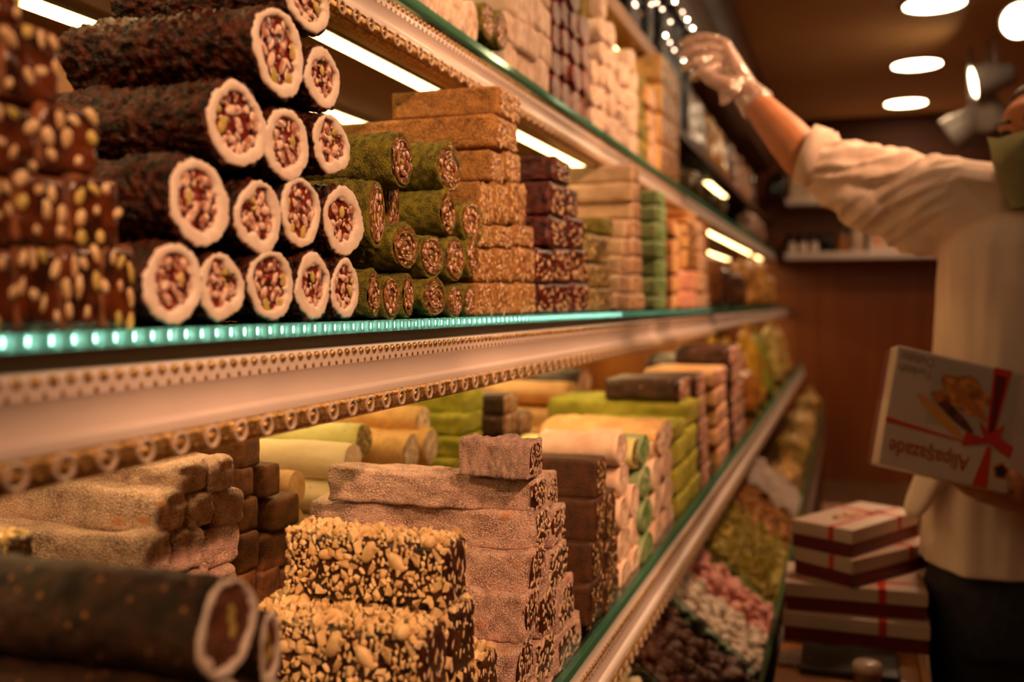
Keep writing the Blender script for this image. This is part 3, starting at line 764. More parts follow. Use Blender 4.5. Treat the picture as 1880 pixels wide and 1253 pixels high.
# --- big dark roll with a white rim and chocolate core
for s_ in (131, 132):
    L, ry, rz = .17, .030, .027; r_ = random.Random(s_); t = empty('chocolate_roll')
    obj('cocoa_coat', skin_roll(L, ry, rz, .0012, 90, s_, 64, 40), m_darkroll, t)
    obj('nougat_ring', ring_disc(ry, rz, .76, .10, s_), m_nougat, t)
    c = obj('chocolate_core', core_disc(ry, rz, .88, s_, x0=-.0005), m_choc_core, t)
    bm = bmesh.new()
    for _ in range(3): ball(bm, (.001, r_.uniform(-.4, .4) * ry, rz + r_.uniform(-.5, .5) * rz), (.0015, .0022, .0045), 10, 6, rot=Matrix.Rotation(r_.uniform(-.5, .5), 3, 'X'))
    obj('pistachio_pieces', bm, m_pist, c)
    proto('chocolate_roll', t)
# nominal sizes of the prototypes: L, w, h
DIM = {'nougat_roll': (.17, .066, .066), 'pistachio_roll': (.15, .052, .052), 'amber': (.12, .05, .05), 'golden': (.15, .05, .047), 'cran': (.13, .045, .05),
       'pink': (.2, .05, .047), 'cocoa': (.13, .05, .047), 'rawpink': (.2, .05, .045), 'creamlog': (.17, .054, .054), 'greenlog': (.18, .056, .056), 'goldlog': (.15, .054, .054),
       'palelog': (.15, .052, .052), 'tanlog': (.15, .048, .048), 'whiteroll': (.13, .06, .06), 'rasproll': (.12, .04, .04), 'darkroll': (.17, .048, .048), 'mintroll': (.15, .048, .048),
       'yellowroll': (.15, .052, .052), 'peanut': (.165, .05, .05), 'chocolate_roll': (.17, .06, .054), 'lime': (.15, .05, .045), 'beige': (.14, .045, .04), 'cocoacube': (.12, .05, .05)}
def dim(k): return DIM.get(k, (.12, .045, .04))
# ================================================================ placing
ORD = ['first', 'second', 'third', 'fourth', 'fifth', 'sixth', 'seventh', 'eighth', 'ninth', 'tenth']
NUMW = ['one', 'two', 'three', 'four', 'five', 'six', 'seven', 'eight', 'nine', 'ten', 'eleven', 'twelve']
def ordw(i, n):
    if n == 1: return 'only one'
    if i == 0: return 'leftmost'
    if i == n - 1: return 'rightmost'
    return ORD[i] + ' from left'
def roww(r, n):
    if n == 1: return ''
    if r == 0: return 'bottom row'
    if r == n - 1: return 'top row'
    return ORD[r] + ' row up'
_cnt = {}; LABELS = {}
def place(key, X, Y, Z, L, w, h, rz=0.0, ry=0.0, rx=0.0, label=None, cat='sweet', group=None):
    ps = PROTO[key]; i = _cnt.get(key, 0); _cnt[key] = i + 1
    o = copy_tree(ps[i % len(ps)])
    l0, w0, h0 = dim(key)
    o.location = (X, Y, Z); o.scale = (L / l0, w / w0 * (-1 if (i // len(ps)) % 2 and len(ps) > 1 and key != 'peanut' else 1), h / h0); o.rotation_euler = (rx, ry, rz)
    tag(o, label, cat, group); return o
def rect(key, r, X, L, base=None, **k):
    """r = (x0, x1, y0, y1): where the cut face shows in the photo; the face stands in the plane X"""
    x0, x1, y0, y1 = r; xm, ym = (x0 + x1) / 2, (y0 + y1) / 2
    ya, yb = on_x(x0, ym, X).y, on_x(x1, ym, X).y
    Yc = (ya + yb) / 2
    c = on_x(xm, y1, X); zb = c.z; zt = on_x(xm, y0, X).z
    if base is not None: zb = base
    return place(key, X, Yc, zb, L, yb - ya, zt - zb, **k)
def pile(key, what, where, X, L, rows, base, group, cat='sweet', jit=.004, rot=1.5, seed=0, mess=0):
    """rows from the bottom up, each a list of face rectangles from left to right"""
    r_ = random.Random(seed * 13 + 5); n = len(rows)
    for ri, row in enumerate(rows):
        for ci, q in enumerate(row):
            kk, l = key, L; xx = X
            if len(q) > 4: 
                ex = q[4]; kk = ex.get('k', key); l = ex.get('L', L); xx = X + ex.get('dx', 0)
            rw = roww(ri, n)
            rw = '' if not rw else ' ' + rw + ','
            lab = '%s, %s,%s %s' % (what, ordw(ci, len(row)), rw, (where or '').replace('the ', '')) if len(row) > 1 or n > 1 else '%s, %s' % (what, where)
            lab = lab.replace('only one,', '').replace(', ,', ',').replace('  ', ' ')
            if len(q) > 4 and 'lab' in q[4]: lab = q[4]['lab']
            q = list(q)
            if mess:
                wd, hh = q[1] - q[0], q[3] - q[2]; sh_ = r_.uniform(-.10, .10) * wd * mess; g_ = r_.uniform(-.12, .16) * mess
                q[0] += sh_ - g_ * wd / 2; q[1] += sh_ + g_ * wd / 2; q[2] -= r_.uniform(-.05, .10) * hh * mess; xx -= r_.uniform(0, .012) * mess
            rect(kk, q[:4], xx - r_.uniform(0, jit), l * r_.uniform(.94, 1.04), base=base if ri == 0 else None, rz=R(r_.uniform(-rot, rot)), rx=R(r_.uniform(-7, 7)) * mess, label=lab, cat=cat, group=group)
XF = XM - .006
# ---- middle shelf, from the left edge of the photo towards the far end
pile('amber', 'amber nut jelly bar', 'the blurred nut bar pile', XF, .12, [
    [(-70, 28, 455, 608), (30, 108, 452, 606), (110, 184, 450, 604), (186, 250, 448, 602)],
    [(-60, 22, 322, 452), (25, 124, 320, 452), (126, 218, 322, 450)],
    [(-50, 68, 190, 320), (71, 180, 192, 320)],
    [(-90, 0, 42, 188), (4, 110, 45, 190)],
    [(-50, 42, -90, 42)]], ZM, 'amber nut jelly bars on the middle shelf', cat='nut bar', seed=1)
pile('nougat_roll', 'dark fruit coated nougat roll', 'the middle shelf pile', XF, .17, [
    [(258, 372, 440, 604), (362, 446, 458, 602), (447, 541, 455, 600), (540, 606, 457, 599), (602, 660, 472, 596)],
    [(303, 420, 285, 458), (426, 517, 323, 476), (511, 588, 320, 462), (592, 663, 335, 476)],
    [(376, 488, 146, 314), (478, 569, 193, 336), (572, 640, 205, 328)],
    [(453, 563, 8, 186), (558, 623, 82, 204)],
    [(518, 606, -62, 62)]], ZM, 'dark nougat rolls on the middle shelf', cat='sweet roll', seed=2, rot=3)
pile('pistachio_roll', 'green pistachio roll', 'the pile on the middle shelf', XF, .13, [
    [(670, 702, 497, 594), (701, 734, 500, 593), (735, 763, 500, 595), (772, 822, 510, 594), (821, 850, 520, 590), (849, 874, 520, 588)],
    [(720, 768, 412, 500), (770, 813, 426, 511), (814, 856, 432, 519), (854, 880, 430, 516)],
    [(674, 709, 322, 456, dict(L=.12)), (706, 733, 318, 430, dict(dx=-.03, L=.12)), (806, 838, 350, 437, dict(L=.15)), (846, 886, 364, 450, dict(L=.12))],
    [(714, 760, 240, 348, dict(L=.14)), (802, 846, 263, 358, dict(L=.12))]], ZM, 'green pistachio rolls on the middle shelf', cat='sweet roll', seed=3, rot=4)
pile('golden', 'golden crumb nut bar', 'the tall golden pile', XF - .004, .14, [
    [(874, 908, 520, 586), (909, 946, 520, 585), (947, 986, 519, 584)],
    [(874, 906, 458, 519), (907, 943, 456, 519), (944, 982, 456, 518)],
    [(872, 906, 412, 456), (907, 942, 415, 456), (943, 981, 413, 455)],
    [(880, 905, 337, 412, dict(L=.10)), (906, 934, 337, 413), (935, 966, 335, 413)],
    [(898, 926, 279, 336, dict(L=.12)), (927, 955, 279, 335)],
    [(908, 950, 218, 279, dict(L=.24))],
    [(914, 957, 169, 222, dict(L=.15, dx=-.0))]], ZM, 'golden crumb bars on the middle shelf', cat='nut bar', seed=4, rot=1.5)
pile('cran', 'dark cranberry nut bar', 'the cranberry pile', XF - .004, .13, [
    [(986, 1018, 520, 580), (1019, 1050, 520, 579), (1051, 1082, 520, 578)],
    [(984, 1016, 456, 519), (1017, 1048, 456, 519), (1049, 1081, 455, 519)],
    [(1008, 1042, 400, 456), (1043, 1074, 398, 456)],
    [(1010, 1038, 337, 399), (1039, 1062, 345, 398)],
    [(1018, 1048, 292, 337)]], ZM, 'cranberry nut bars on the middle shelf', cat='nut bar', seed=5)
pile('olive', 'olive green nut bar', 'the small pile beside the cranberry bars', XF - .006, .11, [
    [(1083, 1104, 530, 578), (1105, 1124, 530, 577)],
    [(1080, 1102, 484, 530), (1103, 1122, 484, 530)],
    [(1083, 1119, 432, 484)],
    [(1108, 1127, 400, 432, dict(k='darkgreen'))]], ZM, 'olive nut bars on the middle shelf', cat='nut bar', seed=6)
def cols(x, ys):      # one column given as x range (bottom, top) and row boundaries bottom up
    n = len(ys) - 1; out = []
    for i in range(n):
        t = i / max(1, n - 1); out.append([(x[0][0] + (x[1][0] - x[0][0]) * t, x[0][1] + (x[1][1] - x[0][1]) * t, ys[i + 1], ys[i])])
    return out
def merge(*cs):
    n = max(len(c) for c in cs); return [sum([c[i] for c in cs if i < len(c)], []) for i in range(n)]
pile('beige', 'pale beige nut bar', 'the beige pile', XF - .008, .19, merge(
    cols(((1134, 1158), (1150, 1162)), [577, 540, 505, 472, 440, 405]),
    cols(((1160, 1184), (1164, 1176)), [576, 540, 505, 472, 438, 405, 372, 337, 303])), ZM, 'beige nut bars on the middle shelf', cat='nut bar', seed=7, mess=0.25)
pile('mint', 'mint green bar', 'the mint column', XF - .008, .12, cols(((1206, 1225), (1208, 1224)), [574, 545, 510, 477, 444, 411, 380, 352]), ZM, 'mint green bars on the middle shelf', cat='nut bar', seed=8)
pile('brown', 'brown jelly bar', 'the brown column beyond the mint bars', XF - .01, .14, cols(((1234, 1248), (1238, 1252)), [573, 540, 505, 470, 440, 412]), ZM, 'brown jelly bars on the middle shelf', cat='jelly bar', seed=9, mess=0.8)
pile('orange', 'orange jelly bar', 'the leaning top of the brown column', XF - .01, .22, [[(1262, 1281, 402, 414)], [(1262, 1280, 390, 401)]], None, 'orange jelly bars on the middle shelf', cat='jelly bar', seed=10)
pile('salmon', 'upright salmon pink bar', 'the pair behind the mint bars', XF - .01, .10, [[(1252, 1264, 535, 572), (1267, 1280, 535, 571)], [(1252, 1264, 498, 534), (1267, 1280, 498, 534)]], ZM, 'salmon pink bars on the middle shelf', cat='jelly bar', seed=11)
pile('yellow', 'yellow crumb bar', 'the short column above the salmon bars', XF - .01, .10, [[(1262, 1281, 462, 497)], [(1262, 1281, 438, 461)], [(1262, 1281, 415, 437)]], None, 'yellow crumb bars on the middle shelf', cat='jelly bar', seed=12)
pile('tan', 'tan wafer bar', 'the tan column by the divider', XF - .01, .10, cols(((1284, 1305), (1279, 1292)), [572, 538, 500, 465, 430, 408]), ZM, 'tan wafer bars on the middle shelf', cat='jelly bar', seed=13)
# ---- upper shelf
XG = XU - .008
def upy(x): return 558 - .6995 * (1556 - x) + 1
def ucol(x0, x1, hs, tops):      # column from the shelf up
    b = upy((x0 + x1) / 2); out = []; y = b
    for h in hs: out.append([(x0, x1, y - h, y)]); y -= h
    return out
pile('whiteroll', 'white nougat roll', 'the near end of the upper shelf', XG, .12, merge(
    ucol(782, 803, [62], 0), ucol(804, 827, [68], 0), ucol(828, 851, [70], 0), ucol(852, 878, [74], 0)), ZU, 'white nougat rolls on the upper shelf', cat='sweet roll', seed=21, mess=0.6)
for i, (a, b, c, d) in enumerate([(884, 909, 2, 72), (908, 932, 18, 92)]):
    rect('pistachio_roll', (a, b, c, d), XG + .004, .12, base=None if True else None, label=['green rimmed chocolate roll on the upper shelf, the left one of two', 'green rimmed chocolate roll on the upper shelf, the right one of two'][i], cat='sweet roll', group='green rimmed rolls on the upper shelf')
pile('white', 'pinkish white nougat bar', 'white wall on upper shelf', XG, .12, merge(
    ucol(933, 951, [50, 52, 50], 0), ucol(952, 970, [50, 50, 52, 50], 0), ucol(971, 990, [50, 52, 50, 50], 0), ucol(991, 1012, [54, 54, 54, 50], 0)), ZU, 'white nougat bars on the upper shelf', cat='nougat bar', seed=22, mess=1)
pile('rasproll', 'dark raspberry rimmed roll', 'the upper shelf', XG, .12, merge(
    ucol(1015, 1031, [46, 48, 46, 46], 0), ucol(1032, 1048, [50, 48, 48, 48, 46], 0), ucol(1049, 1066, [46, 48, 46, 48, 48], 0), ucol(1067, 1084, [48, 48, 46, 48], 0)), ZU, 'raspberry rimmed rolls on the upper shelf', cat='sweet roll', seed=23, mess=1.2)
pile('whiteroll', 'mottled pale nougat roll', 'the uneven pale pile on the upper shelf', XG, .12, merge(
    ucol(1087, 1101, [40, 42, 40], 0), ucol(1102, 1116, [44, 42, 44, 42, 44, 42], 0), ucol(1117, 1131, [42, 44, 42, 42, 42], 0)), ZU, 'mottled nougat rolls on the upper shelf', cat='sweet roll', seed=24, mess=1.5)
pile('darkgreen', 'dark olive block', 'the upper shelf, behind the pale nougat pile', XG - .05, .10, merge(
    ucol(1070, 1098, [50, 48, 48, 48, 46], 0), ucol(1120, 1150, [44, 42, 42, 42], 0)), ZU, 'olive blocks at the back of the upper shelf', cat='jelly bar', seed=25)
pile('white', 'small cream nougat bar', 'the stepped cream pile on the upper shelf', XG, .11, merge(
    ucol(1134, 1146, [38, 40, 38], 0), ucol(1147, 1159, [40, 38, 40, 38], 0), ucol(1160, 1170, [38, 40, 38, 38, 40], 0)), ZU, 'cream nougat bars on the upper shelf', cat='nougat bar', seed=26, mess=1.5)
pile('darkgreen', 'dark green jelly block', 'the column left of the yellow bars', XG - .02, .11, merge(
    ucol(1172, 1198, [40, 38, 38, 38], 0)), ZU, 'dark green jelly blocks on the upper shelf', cat='jelly bar', seed=27)
pile('tan', 'thin pinkish bar', 'the leaning column left of the yellow bars', XG, .10, merge(ucol(1193, 1205, [36, 36, 36, 34], 0)), ZU, 'thin pinkish bars on the upper shelf', cat='nougat bar', seed=28, mess=1.3)
pile('yellow', 'yellow crumb nut bar', 'the yellow column at the upper shelf divider', XG, .10, merge(ucol(1214, 1246, [54, 54, 52, 54], 0)), ZU, 'yellow crumb bars on the upper shelf', cat='nut bar', seed=29)
# ---- lower shelf, front row
XH = XL - .008
pile('chocolate_roll', 'cocoa dusted roll with white rim', 'the blurred front pile', XH - .006, .17, [
    [(300, 420, 1640, 1830), (421, 500, 1600, 1770)], [(320, 440, 1440, 1630), (441, 515, 1420, 1590)],
    [(330, 455, 1250, 1440), (456, 530, 1245, 1410)], [(350, 472, 1060, 1250), (474, 512, 1120, 1262)]], None, 'cocoa dusted rolls on the lower shelf', cat='sweet roll', seed=31)
pile('peanut', 'chocolate peanut bar', 'the peanut pile', XH - .004, .160, [
    [(775, 832, 1436, 1580), (834, 905, 1375, 1510)],
    [(775, 828, 1296, 1434), (829, 874, 1240, 1372), (876, 912, 1205, 1330)],
    [(775, 821, 1152, 1294), (823, 872, 1116, 1238)],
    [(822, 855, 992, 1106, dict(L=.152))]], None, 'peanut bars on the lower shelf', cat='nut bar', seed=32, rot=2)
pile('pink', 'sugar dusted nut bar', 'the big pink pile', XH - .004, .25, [
    [(948, 985, 1265, 1355, dict(L=.17)), (986, 1025, 1255, 1340, dict(L=.17)), (1026, 1062, 1235, 1320, dict(L=.17))],
    [(946, 980, 1178, 1262, dict(L=.17)), (981, 1018, 1168, 1250, dict(L=.17)), (1019, 1068, 1150, 1235, dict(L=.17))],
    [(960, 992, 1082, 1174, dict(L=.17)), (993, 1022, 1078, 1166, dict(L=.17)), (1023, 1056, 1070, 1150, dict(L=.17))],
    [(972, 1002, 1002, 1082, dict(L=.2)), (1003, 1045, 1000, 1078, dict(L=.2))],
    [(980, 1010, 932, 1002, dict(L=.26)), (1011, 1038, 930, 1000, dict(L=.2))],
    [(978, 1003, 874, 936, dict(L=.235)), (1004, 1024, 872, 930, dict(L=.2))],
    [(972, 996, 808, 876, dict(L=.075, lab='short pinkish sugar dusted stub with red jelly, alone on top of the pink bar pile'))]], None, 'sugar dusted nut bars in the front pink pile', cat='nut bar', seed=33, rot=2)
pile('cocoa', 'dark cocoa nut bar', 'the cocoa pile', XH - .004, .13, [
    [(1072, 1096, 1205, 1275), (1097, 1122, 1180, 1250)],
    [(1080, 1105, 1138, 1206), (1106, 1130, 1125, 1182)],
    [(1082, 1108, 1064, 1138), (1109, 1137, 1060, 1128)],
    [(1085, 1108, 990, 1064), (1109, 1134, 985, 1060)],
    [(1092, 1110, 914, 990), (1111, 1130, 902, 985)],
    [(1096, 1112, 842, 912)]], None, 'cocoa nut bars on the lower shelf', cat='nut bar', seed=34)
def ly(x): return 558 + 1.3475 * (1551 - x)
def lcol(x0, x1, hs):
    y = ly((x0 + x1) / 2) - 4; out = []
    for i, h in enumerate(hs): out.append([(x0 - i * 2, x1 - i * 2, y - h, y)]); y -= h
    return out
pile('palelog', 'pale cream nougat log', 'the cream pile right of the cocoa bars', XH - .004, .12, merge(lcol(1140, 1160, [62, 60, 60, 58, 56]), lcol(1162, 1178, [60, 58, 56])), None, 'cream nougat logs on the lower shelf', cat='nougat log', seed=35, mess=0.8)
pile('mintroll', 'pale green pistachio roll', 'the narrow green pile', XH - .004, .14, merge(lcol(1180, 1199, [64, 62, 60, 58])), None, 'pale green rolls on the lower shelf', cat='sweet roll', seed=36)
pile('greenlog', 'speckled pale green log', 'the top of the cream pile', XH - .01, .19, [[(1160, 1180, 803, 862)]], None, None, cat='nougat log', seed=37)
pile('palelog', 'mottled pink nougat log', 'the tall mottled pile', XH - .004, .13, merge(lcol(1202, 1218, [58, 56, 56, 54]), lcol(1220, 1238, [56, 54, 54, 52])), None, 'mottled pink logs on the lower shelf', cat='nougat log', seed=38, mess=1)
pile('goldlog', 'orange crumb log', 'the top of the mottled pile', XH - .01, .22, [[(1205, 1234, 772, 836)]], None, None, cat='nougat log', seed=39)
pile('lime', 'bright green pistachio block', 'the green pile in front of the dark column', XH - .006, .22, merge(lcol(1246, 1266, [50, 50, 48, 30]), lcol(1268, 1286, [48, 46, 46])) + [[(1262, 1286, 732, 780, dict(L=.30))]], None, 'bright green blocks on the lower shelf', cat='jelly bar', seed=40)
pile('darkfudge', 'dark nut flecked bar', 'the dark column beside the green blocks', XH - .006, .14, merge(lcol(1288, 1304, [44, 42, 42, 42, 40])), None, 'dark flecked bars on the lower shelf', cat='nut bar', seed=41)
pile('redface', 'tan log with red speckled end', 'the tan column', XH - .006, .18, merge(lcol(1322, 1342, [36, 36, 34, 34, 34])), None, 'tan red ended logs on the lower shelf', cat='nougat log', seed=42)
pile('darkfudge', 'dark brown bar', 'the last dark column before the divider', XH - .006, .16, merge(lcol(1350, 1368, [38, 36, 36, 34, 34])), None, 'last dark bars on the lower shelf', cat='nut bar', seed=43)
pile('darkroll', 'dark nut coated roll', 'the top of the tan column', XH - .01, .26, [[(1348, 1366, 648, 686)]], None, None, cat='sweet roll', seed=44)
# ---- lower shelf, back row
XK = -.56
pile('rawpink', 'sugar dusted pinkish log', 'the left pink pile', XK + .03, .26, [
    [(300, 352, 1145, 1230), (353, 400, 1130, 1210)],
    [(295, 345, 1062, 1145), (346, 395, 1050, 1130), (396, 440, 1040, 1112)],
    [(262, 318, 975, 1062, dict(L=.24)), (319, 375, 968, 1050, dict(L=.24)), (376, 445, 965, 1040, dict(L=.22))],
    [(285, 345, 898, 980, dict(L=.27)), (346, 395, 905, 970, dict(L=.22)), (396, 448, 898, 966, dict(L=.2))],
    [(330, 385, 846, 905, dict(L=.2)), (386, 432, 840, 902, dict(L=.14))]], None, 'sugar dusted logs in the left pink pile', cat='nougat log', seed=51, rot=4)
rect('peanut', (15, 62, 985, 1055), XK + .03, .12, label='small peanut coated bar at the left edge, behind the cocoa dusted roll', cat='nut bar')
pile('cocoacube', 'brown fudge block', 'the dark brown block pile', XK - .05, .09, [
    [(436, 476, 1050, 1118), (478, 520, 1045, 1112), (521, 560, 1040, 1100)],
    [(440, 478, 978, 1050, dict(L=.08)), (480, 545, 975, 1045, dict(L=.07))],
    [(438, 476, 915, 977), (500, 552, 912, 972, dict(L=.07))],
    [(440, 468, 860, 914), (486, 516, 853, 912, dict(L=.05))],
    [(440, 482, 800, 860, dict(L=.12))]], None, 'brown fudge blocks at the back of the lower shelf', cat='fudge', seed=52, rot=6)
pile('yellowroll', 'pale yellow log', 'the pair behind the brown blocks', XK - .08, .10, [[(530, 560, 930, 1000)], [(528, 562, 862, 930)]], None, 'pale yellow logs', cat='nougat log', seed=53)
pile('creamlog', 'smooth cream log', 'the cream pile at the back', XK - .06, .20, [[(628, 664, 1010, 1080), (665, 700, 990, 1060)], [(628, 664, 945, 1010), (665, 700, 930, 990)], [(628, 664, 884, 945), (665, 700, 875, 930)], [(630, 664, 812, 884)]], None, 'cream logs at the back of the lower shelf', cat='nougat log', seed=54)
pile('greenlog', 'long pale green log flecked dark', 'the top of the cream pile', XK - .06, .24, [[(652, 684, 776, 842, dict(dx=-.04))]], None, None, cat='nougat log', seed=55)
pile('goldlog', 'golden crumb log', 'the golden log pile', XK - .06, .14, [
    [(742, 775, 990, 1050), (776, 806, 980, 1030)], [(742, 775, 930, 990), (776, 806, 920, 980)],
    [(742, 776, 868, 930), (778, 808, 860, 920)], [(738, 772, 795, 868), (776, 806, 785, 855)], [(762, 792, 746, 802, dict(L=.17, dx=-.02))]], None, 'golden crumb logs at the back', cat='nougat log', seed=56, rot=4)
pile('lime', 'moss green pistachio block', 'the green block pile at the back', XK - .06, .15, [
    [(850, 884, 925, 972)], [(850, 884, 880, 925)], [(840, 882, 836, 880)], [(846, 888, 796, 836)], [(846, 888, 756, 796)], [(852, 890, 714, 758)]], None, 'moss green blocks at the back', cat='jelly bar', seed=57)
pile('darkfudge', 'dark fudge log', 'the dark pile behind the green blocks', XK - .06, .12, [
    [(925, 952, 880, 920), (954, 978, 876, 916)], [(925, 952, 840, 880), (954, 978, 836, 876)], [(925, 952, 800, 840), (954, 978, 796, 836)], [(924, 952, 760, 800), (954, 978, 758, 796)], [(926, 952, 724, 760)]], None, 'dark fudge logs at the back', cat='fudge', seed=58)
pile('redface', 'tan log with red filling', 'the tan pile at the back', XK - .06, .14, [
    [(1018, 1044, 850, 885)], [(1018, 1044, 815, 850)], [(1020, 1046, 782, 816)], [(1024, 1050, 752, 786)]], None, 'tan filled logs at the back', cat='nougat log', seed=59)
pile('yellowroll', 'long smooth tan log', 'the top of the tan pile at the back', XK - .06, .24, [[(1036, 1062, 700, 745)]], None, None, cat='nougat log', seed=60)
pile('darkroll', 'dark nut coated roll with pale flecks', 'the back, against the wood panel', XK - .08, .16, [[(1060, 1086, 678, 730)]], None, None, cat='sweet roll', seed=61)
pile('darkfudge', 'dark cocoa slab leaning', 'the back row above the lime block', XH - .02, .16, [[(1250, 1272, 694, 733)]], None, None, cat='fudge', seed=63)
pile('goldlog', 'orange crumb log', 'the back row below the lime block', XK + .12, .18, [[(1140, 1178, 768, 820)]], None, None, cat='nougat log', seed=64)
# ================================================================ loose sweets in the tray counter
def heap_z(x): 
    t = min(1, max(0, (x + .40) / .26)); return CH - .555 - .195 * t
def lump(seed, s, mat, mat2=None, kind='blob', name='candy', key='candy'):
    r_ = random.Random(seed); bm = bmesh.new()
    if kind == 'blob':
        bmesh.ops.create_icosphere(bm, subdivisions=3, radius=s)
        for v in bm.verts:
            n = v.co.normalized(); v.co = n * s * (1 + .35 * n3(v.co, 60, seed) + .15 * n3(v.co, 160, seed)); v.co.z *= .8
    elif kind == 'pillow':
        bm.free(); bm = rbox(s * 2.2, s * 1.5, s * 1.4, s * .3, s * .45, s * .22, 60, seed)
        for v in bm.verts: v.co += Vector((s * 1.1, 0, -s * .7))
    elif kind == 'twist':
        pts = [(-s * 1.4, 0, 0), (-s * .8, s * .2, .0), (0, 0, s * .15), (s * .8, -s * .2, 0), (s * 1.4, 0, 0)]
        tube(bm, pts, [s * .35, s * .62, s * .7, s * .6, s * .35], 10)
        for v in bm.verts: v.co *= 1 + .2 * n3(v.co, 90, seed)
    elif kind == 'crumbs':
        for _ in range(9):
            p = Vector((r_.gauss(0, s * .5), r_.gauss(0, s * .5), r_.gauss(0, s * .35))); chunk(bm, p, s * r_.uniform(.45, .75), r_, flat=.7)
    o = obj(name, bm, mat, smooth=(kind != 'crumbs'))
    PROTO.setdefault(key, []).append(o); cache_kids(o)
DIMS1 = {}
m_truf = sweet('truffle_skin', (.035, .012, .007), (.16, .055, .025), scale=120, rough=.45, bump=.9, specks=[dict(s=150, r=.25, c=(.55, .30, .12), p=.25)])
m_cg = sweet('cream_green_candy', (.60, .58, .36), (.80, .74, .50), scale=40, rough=.6, bump=.4)
m_wc = sweet('white_candy', (.74, .62, .50), (.88, .78, .66), scale=40, rough=.6, bump=.4)
m_pc = sweet('pink_candy', (.66, .26, .22), (.82, .46, .38), scale=40, rough=.6, bump=.4)
m_yg = sweet('yellow_green_candy', (.26, .22, .03), (.56, .42, .07), scale=90, rough=.6, bump=.8)
m_oc = sweet('orange_brown_candy', (.30, .13, .03), (.58, .28, .07), scale=90, rough=.6, bump=.8)
for i in range(3):
    lump(i + 1, .017, m_truf, name='nut_truffle', key='truffle'); lump(i + 11, .016, m_cg, kind='pillow', name='green_candy', key='cg')
    lump(i + 21, .0145, m_wc, kind=['pillow', 'twist', 'blob'][i], name='white_candy', key='wc')
    lump(i + 31, .0155, m_pc, kind=['pillow', 'twist', 'pillow'][i], name='pink_candy', key='pc')
    lump(i + 41, .015, m_yg, kind='crumbs', name='nut_cluster', key='yg'); lump(i + 51, .016, m_oc, kind='crumbs', name='orange_cluster', key='oc')
def heap(key, y0, y1, step, label, group, cat, bulk_label, mat, seed, x0=-.43, x1=-.150, lift=0.0):
    r_ = random.Random(seed); n = 0
    # bulk of the heap under the top layer
    bm = bmesh.new(); nx, ny = 24, max(6, int((y1 - y0) / .02)); V = []
    for i in range(nx + 1):
        row = []
        for j in range(ny + 1):
            x = x0 + (x1 - x0) * i / nx; y = y0 + .008 + (y1 - y0 - .016) * j / ny
            row.append(bm.verts.new((x, y, heap_z(x) + lift - .012 + .010 * n3((x, y, 0), 40, seed))))
        V.append(row)
    for i in range(nx):
        for j in range(ny): bm.faces.new((V[i][j], V[i + 1][j], V[i + 1][j + 1], V[i][j + 1]))
    bmesh.ops.solidify(bm, geom=bm.faces[:], thickness=.0) if False else None
    ed = [e for e in bm.edges if e.is_boundary]
    g = bmesh.ops.extrude_edge_only(bm, edges=ed)
    for v in [v for v in g['geom'] if isinstance(v, bmesh.types.BMVert)]: v.co.z = CH - .768
    o = obj('heap', bm, mat); tag(o, bulk_label, cat, kind='stuff')
    y = y0 + step * .5
    while y < y1 - step * .3:
        x = x0 + step * .5
        while x < x1:
            if n < 150:
                c = copy_tree(PROTO[key][r_.randrange(3)])
                px, py = x + r_.uniform(-.4, .4) * step, y + r_.uniform(-.35, .35) * step
                c.location = (px, py, heap_z(px) + lift + r_.uniform(-.002, .010))
                c.rotation_euler = (r_.uniform(-.6, .6), r_.uniform(-.6, .6) + .6, r_.uniform(0, 6.28)); s = r_.uniform(.8, 1.2); c.scale = (s, s, s)
                tag(c, label, cat, group); n += 1
            x += step
        y += step
heap('cg', 1.18, 1.56, .034, 'cream and pale green lump candy in the nearest tray under the lower shelf', 'cream green candies in the tray', 'candy', 'layer beneath the cream and green lump candies', m_cg, 1)
heap('truffle', 1.57, 1.935, .031, 'dark nut truffle in the heap in front of the glass partition', 'dark truffles in the tray', 'truffle', 'dark layer beneath the nut truffles', m_truf, 2)
heap('wc', 1.955, 2.17, .0235, 'white candy in the heap just behind the glass partition', 'white candies in the tray', 'candy', 'white layer beneath the white candies', m_wc, 3)
heap('pc', 2.172, 2.40, .026, 'pink candy in the heap between white candies and yellow clusters', 'pink candies in the tray', 'candy', 'pink layer beneath the pink candies', m_pc, 4)
heap('yg', 2.402, 3.0, .033, 'yellow green nut cluster in the heap behind the pink candies', 'yellow green clusters in the tray', 'candy', 'yellow green layer beneath the nut clusters', m_yg, 5, lift=.01)
heap('oc', 3.002, 3.45, .035, 'orange brown nut cluster in the farthest open heap of the trays', 'orange brown clusters in the tray', 'candy', 'orange brown layer beneath the nut clusters', m_oc, 6, lift=.02)
